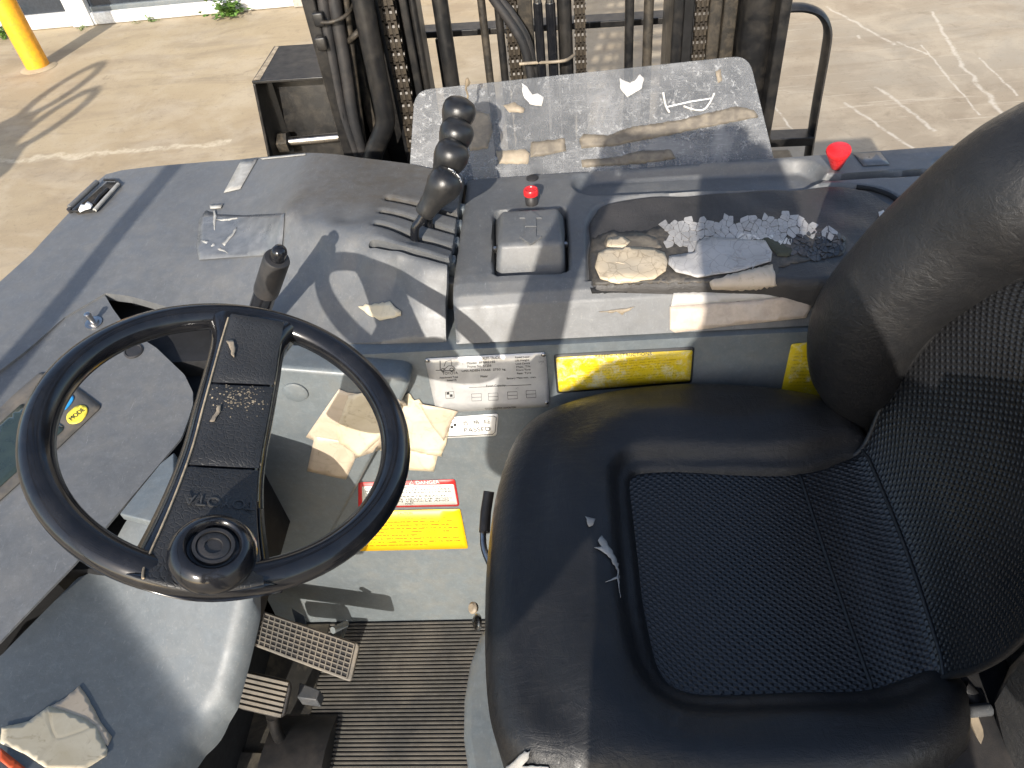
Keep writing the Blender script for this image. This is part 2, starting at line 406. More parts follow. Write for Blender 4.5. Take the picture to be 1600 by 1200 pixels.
paper('pale_tape', (.30, .285, .265), (.44, .42, .40), (.10, .09, .08), 60, .4)
paper('edge_tape', (.38, .355, .32), (.50, .48, .45), (.25, .23, .2))
paper('crackle_cream', (.44, .35, .23), (.60, .50, .36), (.14, .09, .05), 55, .45)

# leather of the seat
def leather(name, col, wr, sc=1.0, rough=.36, gr=.10):
    s = N(name); f = s.noise(7, 6, .6); c = s.mix(s.ramp(f, (.3, 0), (.7, 1)), tuple(x * .75 for x in col), tuple(x * 1.3 for x in col))
    c = s.mix(s.math('MULTIPLY', s.ramp(s.noise(30, 8, .75, dist=.5), (.48, 0), (.66, 1)), .10), c, (.070, .062, .052))
    vo = s.n('ShaderNodeTexVoronoi', feature='DISTANCE_TO_EDGE'); vo.inputs['Scale'].default_value = 420 * sc; s.l(s.coord(), vo.inputs['Vector'])
    grain = s.ramp(vo.outputs['Distance'], (0, 0), (.12, 1))
    v = s.coord(scale=(1, .35, 1), rot=(0, 0, .7)); wk = s.noise(90, 7, .72, v, .8); wk2 = s.noise(45, 6, .7, s.coord(scale=(.3, 1, 1), rot=(0, 0, -.3)), 1.2)
    nm = s.bump(grain, gr, .0006); nm = s.bump(s.ramp(wk, (.42, 0), (.56, 1)), wr, .0016, nm); nm = s.bump(s.ramp(wk2, (.44, 0), (.56, 1)), wr * .9, .0022, nm)
    return s.set(c, s.ramp(wk, (.3, rough - .03), (.7, rough + .14)), 0, nm, .45)
leather('seat_leather', (.0120, .0120, .0128), .20)
leather('armrest_vinyl', (.040, .037, .035), .2, rough=.46)
leather('vinyl_flake', (.035, .037, .042), .2, rough=.4)
leather('spoke_leather', (.027, .027, .0275), .1, .55, .46, .5)
s = N('seat_weave'); uvc = s.coord('UV', scale=(1, 1, 1)); 
def cells(s, vec, w_, h_):
    br = s.n('ShaderNodeTexBrick'); br.offset = .5; br.inputs['Scale'].default_value = 1.0; br.inputs['Brick Width'].default_value = w_; br.inputs['Row Height'].default_value = h_; br.inputs['Mortar Size'].default_value = h_ * .30; br.inputs['Mortar Smooth'].default_value = 1.0
    s.l(vec, br.inputs['Vector']); return br.outputs['Fac']
sx = s.n('ShaderNodeSeparateXYZ'); s.l(uvc, sx.inputs[0])
fc = s.math('MAXIMUM', s.math('MULTIPLY', s.math('SINE', s.math('MULTIPLY', sx.outputs[0], 6.2832 / .0092)), s.math('SINE', s.math('MULTIPLY', sx.outputs[1], 6.2832 / .0080))), -.15)
f = s.noise(8, 6, .6)
c = s.mix(s.ramp(f, (.3, 0), (.7, 1)), (.0095, .0097, .0108), (.0145, .0145, .0158))
nm = s.bump(fc, .7, .0013); nm = s.bump(s.noise(30, 4), .15, .002, nm)
s.set(c, s.ramp(f, (.3, .30), (.7, .42)), 0, nm, .6)

# ground
s = N('concrete'); co = s.coord()
big = s.noise(.55, 6, .6, co, .4); mid = s.noise(3.2, 9, .68, co, .5); fine = s.noise(55, 6, .75, co)
lr = s.n('ShaderNodeSeparateXYZ'); s.l(co, lr.inputs[0]); side = s.ramp(s.math('ADD', s.math('MULTIPLY', lr.outputs[0], .3), .5), (.15, 0), (.85, 1))
base = s.mix(side, (.41, .33, .215), (.32, .283, .225))
base = s.mix(s.math('MULTIPLY', s.ramp(big, (.42, 1), (.56, 0)), .45), base, (.27, .20, .125))
base = s.mix(s.math('MULTIPLY', s.ramp(s.noise(2.2, 9, .7, s.coord(scale=(.5, 1.6, 1)), 1.0), (.48, 0), (.62, 1)), .5), base, (.24, .19, .135))
base = s.mix(s.math('MULTIPLY', s.ramp(mid, (.46, 0), (.62, 1)), .45), base, (.47, .40, .30))
base = s.mix(s.math('MULTIPLY', s.ramp(fine, (.58, 0), (.70, 1)), .6), base, (.15, .12, .085))
base = s.mix(s.math('MULTIPLY', s.ramp(s.noise(11, 9, .75, s.coord(loc=(5, 2, 0)), .8), (.56, 0), (.70, 1)), .55), base, (.19, .15, .105))
base = s.mix(s.math('MULTIPLY', s.ramp(s.noise(1.3, 5, .6, s.coord(loc=(9, 4, 0)), 1.5), (.55, 0), (.62, 1)), .30), base, (.30, .245, .175))
for (ry, sc, th) in ((.95, (.5, 9, 1), .625), (.75, (.35, 7, 1), .635)):
    st = s.ramp(s.noise(2.6, 8, .72, s.coord(scale=sc, rot=(0, 0, ry)), .35), (th - .012, 0), (th + .01, 1))
    base = s.mix(s.math('MULTIPLY', s.math('MULTIPLY', st, s.ramp(side, (.5, 0), (.8, 1))), .35), base, (.52, .46, .37))
def gline(a, b, wd, col, amt, brk=.5):    # one scratch or pale joint, as it lies in the yard
    global base
    p, q = at(*a, z=0)[:2], at(*b, z=0)[:2]; d = q - p; L = np.linalg.norm(d); d /= L; ang = math.atan2(d[1], d[0])
    mp = s.n('ShaderNodeMapping', vector_type='TEXTURE'); s.l(s.tc.outputs['Object'], mp.inputs[0]); mp.inputs['Location'].default_value = (p[0], p[1], 0); mp.inputs['Rotation'].default_value = (0, 0, ang)
    sp_ = s.n('ShaderNodeSeparateXYZ'); s.l(mp.outputs[0], sp_.inputs[0])
    wob = s.math('MULTIPLY', s.math('SUBTRACT', s.noise(7, 4, .6), .5), wd * 5)
    dist = s.math('ABSOLUTE', s.math('ADD', sp_.outputs[1], wob)); f_ = s.ramp(s.math('DIVIDE', dist, wd), (.25, 1), (1, 0))
    f_ = s.math('MULTIPLY', f_, s.math('MULTIPLY', s.math('GREATER_THAN', sp_.outputs[0], 0.), s.math('LESS_THAN', sp_.outputs[0], L)))
    f_ = s.math('MULTIPLY', f_, s.ramp(s.noise(16, 6, .75), (brk - .1, .0), (brk + .06, 1)))
    base = s.mix(s.math('MULTIPLY', f_, amt), base, col)
for a_, b_, w_ in (((1455, 18), (1500, 95), .014), ((1500, 95), (1572, 185), .016), ((1290, 10), (1398, 70), .014), ((1400, 65), (1450, 85), .010), ((1320, 160), (1425, 232), .012), ((1370, 135), (1462, 205), .014), ((1440, 70), (1530, 180), .008), ((1210, 165), (1240, 205), .008), ((1530, 90), (1590, 150), .008), ((1340, 55), (1345, 60), .01)): gline(a_, b_, w_, (.58, .53, .45), .62, .46)
gline((-60, 258), (360, 222), .035, (.62, .54, .40), .6, .46); gline((60, 150), (380, 118), .03, (.22, .18, .13), .35, .5)
nm = s.bump(fine, .25, .004); nm = s.bump(mid, .2, .015, nm)
s.set(base, s.ramp(mid, (.3, .62), (.7, .85)), 0, nm, .3)

# scratched clear shield
s = N('shield_plastic'); co = s.coord()
v1 = s.coord(scale=(3, 30, 30), rot=(0, .12, .1)); scr = s.ramp(s.noise(9, 9, .8, v1, .4), (.55, 0), (.66, 1)); sp = s.ramp(s.noise(95, 7, .8, co, .5), (.55, 0), (.66, 1)); haze = s.ramp(s.noise(11, 7, .65, co, .8), (.3, 0), (.7, 1))
wear = s.math('MULTIPLY', s.math('MAXIMUM', s.math('MULTIPLY', scr, .4), s.math('MULTIPLY', sp, .8)), s.ramp(s.noise(6, 4, .6, s.coord(loc=(2, 7, 1))), (.4, .25), (.6, 1)))
c = s.mix(haze, (.13, .135, .14), (.25, .25, .25)); c = s.mix(wear, c, (.55, .55, .54))
s.set(c, s.ramp(haze, (0, .22), (1, .42)), 0, s.bump(wear, .3, .001), .6)
tr = s.n('ShaderNodeBsdfTransparent'); mx = s.n('ShaderNodeMixShader'); s.l(s.math('ADD', s.math('MULTIPLY', haze, .22), s.math('ADD', .42, s.math('MULTIPLY', wear, .4))), mx.inputs[0]); s.l(tr.outputs[0], mx.inputs[1]); s.l(s.b.outputs[0], mx.inputs[2]); s.l(mx.outputs[0], s.out.inputs[0])

# printed stickers: uv runs 0..1 over the sticker
def rows(s, nrow, dens, x0=.06, x1=.94, y0=.12, y1=.8):     # rows of print too small to read
    uv = s.n('ShaderNodeSeparateXYZ'); s.l(s.tc.outputs['UV'], uv.inputs[0])
    fr = s.math('FRACT', s.math('MULTIPLY', uv.outputs[1], nrow)); band = s.math('MULTIPLY', s.math('GREATER_THAN', fr, .30), s.math('LESS_THAN', fr, .72))
    rowi = s.math('FLOOR', s.math('MULTIPLY', uv.outputs[1], nrow)); cb = s.n('ShaderNodeCombineXYZ'); s.l(s.math('MULTIPLY', uv.outputs[0], dens), cb.inputs[0]); s.l(s.math('MULTIPLY', rowi, 7.31), cb.inputs[1]); s.l(s.math('MULTIPLY', fr, 1.5), cb.inputs[2])
    nz = s.n('ShaderNodeTexNoise'); nz.inputs['Scale'].default_value = 1.0; nz.inputs['Detail'].default_value = 3; s.l(cb.outputs[0], nz.inputs['Vector'])
    ink = s.math('MULTIPLY', band, s.math('GREATER_THAN', nz.outputs['Fac'], .47))
    cb2 = s.n('ShaderNodeCombineXYZ'); s.l(s.math('MULTIPLY', rowi, 3.7), cb2.inputs[0]); wn = s.n('ShaderNodeTexWhiteNoise', noise_dimensions='1D'); s.l(rowi, wn.inputs['W'])
    end = s.math('LESS_THAN', uv.outputs[0], s.math('ADD', .55, s.math('MULTIPLY', wn.outputs[0], .55)))
    for a, op, k in ((0, 'GREATER_THAN', x0), (0, 'LESS_THAN', x1), (1, 'GREATER_THAN', y0), (1, 'LESS_THAN', y1)): ink = s.math('MULTIPLY', ink, s.math(op, uv.outputs[a], k))
    return s.math('MULTIPLY', ink, end)
s = N('sticker_yellow'); c = s.mix(s.ramp(s.noise(25, 6), (.3, 0), (.7, 1)), (.80, .47, .008), (.86, .53, .012)); c = s.mix(s.math('MULTIPLY', rows(s, 12, 46), .8), c, (.22, .10, .01)); s.set(c, .42)
s = N('sticker_worn'); f = s.noise(75, 9, .85, None, .6); g = s.noise(16, 6, .7)
c = s.mix(s.ramp(g, (.3, 0), (.7, 1)), (.60, .43, .01), (.70, .53, .02)); c = s.mix(s.math('MULTIPLY', rows(s, 13, 50), .35), c, (.10, .08, .01)); wm = s.ramp(s.math('ADD', s.math('MULTIPLY', f, .62), s.math('MULTIPLY', g, .38)), (.49, 0), (.57, 1)); c = s.mix(s.math('MULTIPLY', wm, .8), c, (.62, .59, .44)); dk = s.ramp(s.noise(210, 6, .8), (.60, 0), (.68, 1)); c = s.mix(s.math('MULTIPLY', dk, .55), c, (.16, .12, .01)); s.set(c, .34, 0, s.bump(f, .4, .0006))
s = N('name_plate'); f = s.noise(30, 7, .7, None, .5); c = s.mix(s.ramp(f, (.3, 0), (.7, 1)), (.44, .44, .44), (.60, .60, .59)); c = s.mix(s.math('MULTIPLY', s.ramp(s.noise(9, 5), (.5, 0), (.65, 1)), .5), c, (.36, .36, .4)); s.set(c, s.ramp(f, (.3, .26), (.7, .42)), .35, s.bump(s.noise(40, 3), .1, .001))
s = N('danger_white'); c = s.mix(s.math('MULTIPLY', s.noise(30, 4), .3), (.66, .66, .62), (.5, .5, .46)); s.set(c, .45)
# mat with dust on the ribs
flat('floor_rubber', (.028, .027, .025), .6, bump=.2, bs=200, dirt=(.20, .17, .12), dirtamt=.6, dscale=9)
flat('rib_worn', (.070, .067, .061), .6, bump=.2, bs=200, dirt=(.18, .16, .13), dirtamt=.5, dscale=9)
flat('pedal_rubber', (.13, .12, .105), .65, bump=.3, bs=220, dirt=(.22, .19, .15), dirtamt=.6)

# ================================================================ setting
def xy(px, py, z): return at(px, py, z=z)[:2]
gs = 60
ground = mesh('ground', [(-gs, -gs, 0), (gs, -gs, 0), (gs, gs, 0), (-gs, gs, 0)], [(0, 1, 2, 3)], 'concrete', kind='structure')

# workshop front behind the yard
shop = empty('shop_front', (-3.0, 5.62, 0), label='low shop front with white frames and dark glass behind the yellow bollard', cat='building')
YW = 5.56
mesh_wall = box('wall', (-9, YW + .06, 0), (4.5, YW + .25, 3.0), 'wall_brick', shop, 0)
def wbox(name, x0, x1, z0, z1, y0, y1, m, par=shop, bv=.006): return box(name, (x0, y0, z0), (x1, y1, z1), m, par, bv)
xd = at(140, 40, Y=YW)[0]; xe = at(462, 5, Y=YW)[0]
wbox('sill', -9, xd - .10, 0.004, .10, YW - .02, YW + .055, 'white_frame')
wbox('sill', xd + .06, xe, 0.004, .085, YW - .03, YW + .055, 'white_frame')
wbox('door_post', xd - .10, xd + .06, .004, 2.6, YW - .045, YW + .055, 'white_frame')
wbox('corner_post', xe, xe + .12, .004, 2.6, YW - .06, YW + .055, 'wall_brick')
gl = wbox('glass_pane', -9, xd - .10, .10, 2.4, YW + .01, YW + .05, 'glass_dark', bv=0)
gl2 = wbox('glass_pane', xd + .06, xe, .12, 2.4, YW + .01, YW + .05, 'glass_dark', bv=0)
wbox('bottom_rail', xd + .06, xe, .085, .12, YW - .01, YW + .05, 'grey_paint')
wbox('bottom_rail', -9, -3.95, .10, .13, YW - .01, YW + .005, 'white_frame')

def bollard():
    p = at(61, 106, z=0); o = empty('bollard', (p[0], p[1], 0), label='round orange yellow steel bollard in front of the shop front', cat='bollard')
    lathe('post', [(.072, .002), (.072, .9), (.069, .93), (.05, .965), (.02, .98), (.001, .983)], (p[0], p[1], 0), (0, 0, 1), 'bollard_yellow', o, 32)
    lathe('base_mortar', [(.115, .002), (.10, .010), (.075, .014), (.06, .015)], (p[0], p[1], 0), (0, 0, 1), 'concrete', o, 24)
bollard()

def weed(px, py, size, n, label, seed):
    r_ = random.Random(seed); p = at(px, py, z=0.01); p[1] = min(p[1], YW - .07); p[2] = 0
    o = empty('weed', tuple(p), label=label, cat='weed'); o['group'] = 'weeds along the shop front'
    V = []; Fc = []; SV = []; SF = []
    for i in range(n):
        a = r_.uniform(0, 6.283); ln = size * r_.uniform(.35, 1); el = r_.uniform(.15, 1.1)
        d = np.array([math.cos(a) * math.cos(el), math.sin(a) * math.cos(el) * .7 - .15, math.sin(el)]) * ln
        tip = p + d; sd = np.cross(d, [0, 0, 1]); sd /= np.linalg.norm(sd) + 1e-6; b = len(SV)
        SV += [p - sd * .002, p + sd * .002, tip + sd * .0015, tip - sd * .0015]; SF.append((b, b + 1, b + 2, b + 3))
        for t in (.45, .65, .8, .95):
            c = p + d * t; la = size * r_.uniform(.12, .24); dr = np.array([r_.uniform(-1, 1), r_.uniform(-1, 1), r_.uniform(-.2, .6)]); dr /= np.linalg.norm(dr); s2 = np.cross(dr, [0, 0, 1]); s2 /= np.linalg.norm(s2) + 1e-6
            b = len(V); up = np.array([0, 0, la * .12])
            V += [c, c + dr * la * .35 + s2 * la * .33 + up, c + dr * la * .75 + s2 * la * .28, c + dr * la, c + dr * la * .75 - s2 * la * .28, c + dr * la * .35 - s2 * la * .33 + up, c + dr * la * .5 - up]
            Fc += [(b, b + 1, b + 2, b + 6), (b + 6, b + 2, b + 3), (b + 6, b + 3, b + 4), (b, b + 6, b + 4, b + 5)]
    st = mesh('stems', SV, SF, 'leaf', o); fo = mesh('foliage', V, Fc, 'leaf', o, kind='stuff')
weed(358, 24, .21, 46, 'largest leafy green weed at the right end of the shop front', 1)
weed(238, 30, .075, 12, 'small green weed by the sill right of the door post', 2)
weed(214, 34, .045, 7, 'tiniest green weed left of another small weed by the sill', 5)
weed(128, 44, .06, 9, 'small green weed at the foot of the white door post', 3)
weed(4, 58, .16, 24, 'green weed behind the yellow bollard at the left edge', 4)

# ================================================================ the forklift
fork = empty('forklift_truck', (0, 1.1, 0), label='grey reach forklift with torn black seat, black steering wheel and taped console', cat='forklift')
ZC = 1.02
# ---- console
XL = xy(716, 380, ZC)[0]; XR = 1.0
prof = [(1.070, .55), (1.070, .80), (1.070, 1.0), (1.066, 1.012), (1.055, 1.019), (1.04, ZC), (.92, ZC), (.80, ZC), (.782, 1.0185), (.765, 1.012), (.754, 1.0), (.746, .985), (.738, .97), (.731, .957), (.745, .951)]
pp = []
for a, b in zip(prof[:-1], prof[1:]):
    a = np.array(a); b = np.array(b); n = max(1, int(np.linalg.norm(b - a) / .0025)) if a[1] > .9 else 3
    for j in range(n): pp.append(a + (b - a) * j / n)
pp.append(np.array(prof[-1])); pp = np.array(pp)
ux = np.arange(XL, XR, .0026); ux = np.r_[ux[0] , ux[0] + .001, ux[0] + .003, ux[2:]]
UX, S = np.meshgrid(ux, np.arange(len(pp)), indexing='ij'); Yg = pp[S, 0]; Zg = pp[S, 1].copy()
pts = np.c_[UX.ravel(), Yg.ravel()]
def stadium(a, b, hw):
    a = np.array(a); b = np.array(b); ab = b - a
    t = np.clip(((pts - a) @ ab) / (ab @ ab), 0, 1); return hw - np.linalg.norm(pts - (a + t[:, None] * ab), axis=1)
top = (Zg.ravel() > ZC - .004) & (Yg.ravel() > .76)
dep = np.zeros(len(pts))
tA, tB = xy(934, 283, ZC), xy(1245, 269, ZC); thw = .5 * abs(xy(1090, 252, ZC)[1] - xy(1090, 299, ZC)[1]) * .93
d1 = stadium(tA, tB, thw); dep += .021 * sstep(-.002, .013, d1)
d1 = stadium(xy(1292, 277, ZC), xy(1440, 269, ZC), .0085); dep += .035 * sstep(-.001, .003, d1)
d1 = stadium(xy(1480, 257, ZC), xy(1640, 250, ZC), .02); dep += .014 * sstep(-.002, .015, d1)
tg = roundpoly([xy(771, 330, ZC), xy(884, 325, ZC), xy(889, 424, ZC), xy(771, 430, ZC)], .012); dtg = sdf(tg, pts); dep += .03 * sstep(-.002, .003, dtg)
padc = [(916, 470), (914, 345), (930, 318), (980, 306), (1150, 296), (1310, 286), (1375, 291), (1425, 318), (1600, 430), (1500, 470)]
pado = roundpoly([xy(px, py, ZC) for px, py in padc], .02); dpd = sdf(pado, pts); dep += .008 * sstep(-.002, .004, dpd) * (Yg.ravel() > .77)
dep *= top; Zg = Zg - dep.reshape(Zg.shape)
lf = np.exp(-((UX - XL) / .004)); Zg -= .004 * lf * (Zg > .96)
n0, n1 = UX.shape; V = np.c_[UX.ravel(), Yg.ravel(), Zg.ravel()]
idm = np.arange(n0 * n1).reshape(n0, n1); Fq = np.stack([idm[:-1, :-1], idm[:-1, 1:], idm[1:, 1:], idm[1:, :-1]], -1).reshape(-1, 4)
capf = [tuple(idm[0, ::-1])]
console = mesh('console', V, [tuple(f) for f in Fq] + capf, 'grey_plastic', fork, label='grey moulded console with long tray and switches', target='console'); sharp(console, 60)

# ---- cowl with the lever hump
cp = [(150, 285, .985), (190, 266, .992), (250, 259, .997), (330, 252, 1.003), (400, 246, 1.012), (440, 243, 1.025), (485, 239, 1.046), (500, 240, 1.048), (560, 246, 1.046), (640, 256, 1.040), (726, 276, 1.030),
      (110, 330, .98), (50, 395, .975), (0, 440, .97), (-60, 500, .965), (-120, 560, .96),
      (478, 262, 1.048), (467, 290, 1.050), (456, 315, 1.051), (446, 338, 1.052), (300, 300, .997), (370, 300, 1.003), (425, 300, 1.020), (200, 330, .988), (330, 350, .992), (200, 400, .98), (100, 430, .972), (370, 350, .996), (405, 345, 1.012), (428, 342, 1.030),
      (500, 290, 1.051), (480, 335, 1.053), (560, 300, 1.049), (640, 320, 1.043), (716, 330, 1.030), (540, 345, 1.052), (640, 378, 1.044), (706, 398, 1.034),
      (470, 352, 1.050), (505, 366, 1.050), (540, 380, 1.048), (580, 394, 1.046), (620, 406, 1.042), (660, 417, 1.038), (702, 428, 1.031),
      (445, 362, 1.036), (500, 392, 1.030), (560, 414, 1.026), (620, 430, 1.022), (702, 452, 1.012),
      (425, 385, 1.010), (480, 430, 1.004), (560, 455, 1.000), (620, 470, .997), (702, 482, .992),
      (700, 532, .957), (600, 534, .957), (500, 532, .957), (440, 480, .975), (380, 420, .988), (420, 510, .960), (330, 420, .984), (340, 480, .965), (260, 430, .978), (260, 470, .968), (200, 452, .972), (165, 455, .970), (100, 490, .965), (40, 545, .960), (-60, 620, .955)]
cow = TPS([at(a, b, z=c) for a, b, c in cp])
cout = [(150, 285, .985), (165, 272, .989), (190, 266, .992), (250, 259, .997), (330, 252, 1.003), (400, 246, 1.012), (440, 243, 1.025), (485, 239, 1.046), (505, 240, 1.048), (560, 246, 1.046), (640, 256, 1.040), (724, 276, 1.030),
        (714, 330, 1.030), (704, 398, 1.034), (699, 428, 1.030), (696, 470, 1.0), (697, 531, .957), (600, 534, .957), (500, 534, .957), (420, 524, .958), (340, 497, .965), (260, 476, .970), (200, 460, .973), (163, 456, .972), (100, 494, .966), (40, 548, .960), (-60, 625, .955), (-160, 660, .955), (-120, 560, .96), (-60, 500, .965), (0, 440, .97), (50, 395, .975), (110, 330, .98)]
cpoly = np.array([at(a, b, z=c)[:2] for a, b, c in cout])
slots = [((590, 392), (707, 404)), ((596, 366), (711, 378)), ((604, 341), (714, 351)), ((612, 316), (718, 325))]
slots = [((583, 385), (704, 412)), ((591, 357), (710, 383)), ((598, 331), (715, 356)), ((606, 308), (720, 331))]
sw = []
for a, b in slots: sw.append((xy(*a, 1.047), xy(*b, 1.036)))
def slot_poly(a, b, hw):                  # open slot, round at the left end
    d = (b - a); L = np.linalg.norm(d); d /= L; n = np.array([-d[1], d[0]]); e = b + d * .012
    return np.array([a + hw * (-d * math.cos(t) + n * math.sin(t)) for t in np.linspace(-1.5708, 1.5708, 11)] + [a + d * L * k + n * hw for k in (.25, .5, .75)] + [e + n * hw, e - n * hw] + [a + d * L * k - n * hw for k in (.75, .5, .25)])
slot_p = [slot_poly(a, b, .0060) for a, b in sw]
def cowz(P):                              # each slot has a slightly rolled lip
    z = cow(P)
    for q in slot_p: z = z - .0022 * np.exp(-(segdist(q, P)[0] / .0028) ** 2)
    return z
cowl = hfield('cowl', cpoly, cowz, .0018, 'grey_cowl', fork, .014, target='cowl', holes=slot_p, label='grey left cowl rising to the slotted lever hump')
# small blocks at the open end of the lever gate
gate = group('lever_gate', fork)
for i, (a, b) in enumerate(slots):
    p = np.r_[xy(b[0] - 6, b[1] - 11, 1.022), 1.0]
    box('gate_block', (p[0] - .004, p[1] - .009, .95), (p[0] + .012, p[1] + .008, 1.020), 'grey_paint', gate, .003)
p = np.r_[xy(703, 433, 1.0), 1.0]; box('gate_block', (p[0] - .008, p[1] - .012, .90), (p[0] + .009, p[1] + .006, .998), 'grey_plastic', gate, .003)

# ---- dash
dpn = [(-160, 660, .953), (-60, 620, .953), (40, 545, .958), (100, 490, .964), (163, 458, .968), (180, 490, .960), (200, 517, .952), (240, 545, .942), (290, 590, .928), (302, 622, .922), (285, 680, .915), (200, 780, .908), (115, 880, .902), (0, 1000, .896), (-100, 1090, .89), (100, 600, .942), (60, 700, .93), (0, 760, .925), (-100, 800, .925), (200, 650, .925), (150, 750, .915), (60, 860, .908), (-160, 900, .91)]
dsh = TPS([at(a, b, z=c) for a, b, c in dpn])
dout = [(-160, 660), (-60, 622), (40, 546), (100, 492), (162, 458), (176, 482), (200, 515), (244, 543), (288, 585), (301, 612), (301, 632), (294, 655), (287, 674), (283, 684), (200, 782), (115, 882), (0, 1002), (-100, 1092), (-220, 1000)]
dz = {(-160, 660): .953}
dpoly = []
for a, b in dout:
    z = .93
    for _ in range(8): z = float(dsh(at(a, b, z=z)[None, :2])[0])
    dpoly.append(at(a, b, z=z)[:2])
dash = hfield('dash', np.array(dpoly), lambda P: dsh(P) - .0005, .004, 'grey_plastic', fork, .003, target='dash', label='grey dash panel with a display, seen through the steering wheel')

# ---- lower column cowl
def low(P):                               # two flat facets meeting in a soft valley
    P = np.asarray(P); B_ = .216 * P[:, 0] + .761 * P[:, 1] + .617; D_ = -.700 * P[:, 0] - .160 * P[:, 1] + .4975
    k = .0085; z = k * np.logaddexp(B_ / k, D_ / k); k = .006; return -k * np.logaddexp(-z / k, -.896 / k)
lout = [(297, 697), (206, 801), (121, 903), (4, 1022), (-96, 1112), (-250, 1180), (-200, 1330), (0, 1330), (180, 1290), (262, 1212), (300, 1160), (338, 1108), (352, 1085), (372, 1010), (385, 955), (389, 935), (388, 860), (370, 780), (330, 700)]
lpoly = []
for a, b in lout:
    z = .87
    for _ in range(8): z = float(low(at(a, b, z=z)[None, :2])[0])
    lpoly.append(at(a, b, z=z)[:2])
lpoly = np.array(lpoly)
def lowz(P):
    d = np.clip(segdist(lpoly[8:17], P, False)[0], 0, .03); return low(P) - .014 * (1 - np.clip(d / .02, 0, 1)) ** 2
lowc = hfield('column_cowl', lpoly, lowz, .004, 'grey_lower', fork, .028, target='lower', label='smooth pale grey column cowl below the dash')
# small bracket seen through the wheel between dash and column cowl
P = [at(a, b, z=.912) for a, b in ((186, 803), (250, 724), (272, 706), (272, 818), (238, 816))]
prism('column_bracket', P, (0, 0, -.012), 'grey_paint', fork, .002)

# ---- footwell wall
wl = [(.724, .953), (.720, .87), (.705, .60), (.675, .285)]
XW0, XM, XW1 = -.72, -.345, .98
V = []; Fc = []
for i, (yy, zz) in enumerate(wl): V += [(XW0, yy, zz), (XM, yy, zz), (XW1, yy, zz)]
for i in range(len(wl) - 1):
    if i: Fc.append((3 * i, 3 * i + 1, 3 * i + 4, 3 * i + 3))
    Fc.append((3 * i + 1, 3 * i + 2, 3 * i + 5, 3 * i + 4))
k = len(V); V += [(XM, .86, .953), (XW1, .86, .953)]; Fc.append((1, 2, k + 1, k))
wall = mesh('footwell_panel', V, Fc, 'grey_paint', fork, smooth=False, label='pale blue grey footwell panel with plates and stickers', target='wall')
box('chassis', (-.70, .90, .10), (.98, 1.05, .94), 'grey_dark', fork, .01)
box('side_panel', (-.845, .10, .10), (-.82, 1.20, .945), 'grey_lower', fork, .006)
box('rear_panel', (-.82, 1.07, .10), (-.16, 1.10, .95), 'grey_lower', fork, .006)
box('side_panel', (.97, .10, .10), (1.0, 1.05, .95), 'grey_lower', fork, .006)
# cover in front of the panel, under the wheel
o_, n_ = np.array([0, .690, 0]), np.array([0, 1., 0])
cvp = [(380, 570), (628, 590), (641, 597), (636, 612), (604, 676), (500, 868), (455, 940), (300, 960)]
P = [onplane(a, b, o_, n_) for a, b in cvp]
cover = prism('column_cover', P, (0, .05, 0), 'grey_paint', fork, .006, target='cover', label='flat grey cover beside the steering column')
q = onplane(462, 612, o_, n_); lathe('cover_plug', [(.017, -.001), (.017, .0025), (.014, .004), (0, .004)], q, (0, -1, 0), 'grey_paint', cover)
# near-black boxes filling the gaps and slots, standing in for deep shade
box('shade_filler', (-.72, .30, .30), (-.60, .88, .80), 'void', fork, 0)
box('shade_filler', (-.66, .46, .62), (-.48, .88, .86), 'void', fork, 0)
box('shade_filler', (-.655, .712, .60), (-.36, .785, .895), 'void', fork, 0)
box('shade_filler', (-.815, .76, .30), (-.44, 1.06, .925), 'void', fork, 0)
box('shade_filler', (-.735, .62, .30), (-.60, 1.06, .895), 'void', fork, 0)
box('hump_filler', (-.48, .76, .60), (-.17, 1.0, .93), 'void', fork, 0)
# ---- floor
FZ = .30
box('floor_plate', (-.72, .06, .10), (.98, .70, FZ - .006), 'grey_dark', fork, 0)
V = []; Fc = []; y = .12; i = 0; x0, x1 = -.50, -.09; pit = .0072
while y < .672:
    for yy, zz in ((y, FZ - .004), (y + .0007, FZ), (y + .0036, FZ), (y + .0043, FZ - .004)): V += [(x0, yy, zz), (x1, yy, zz)]
    for k in range(3): b = i * 8 + k * 2; Fc.append((b, b + 1, b + 3, b + 2))
    if i: b = i * 8; Fc.append((b - 2, b - 1, b + 1, b))
    y += pit; i += 1
mat_o = mesh('floor_mat', V, Fc, 'rib_worn', fork, smooth=False, label='ribbed black rubber floor mat, dusty', target='floor')
box('floor_pan', (-.72, .10, .20), (-.495, .672, FZ + .002), 'floor_rubber', fork, .003, target='pan')

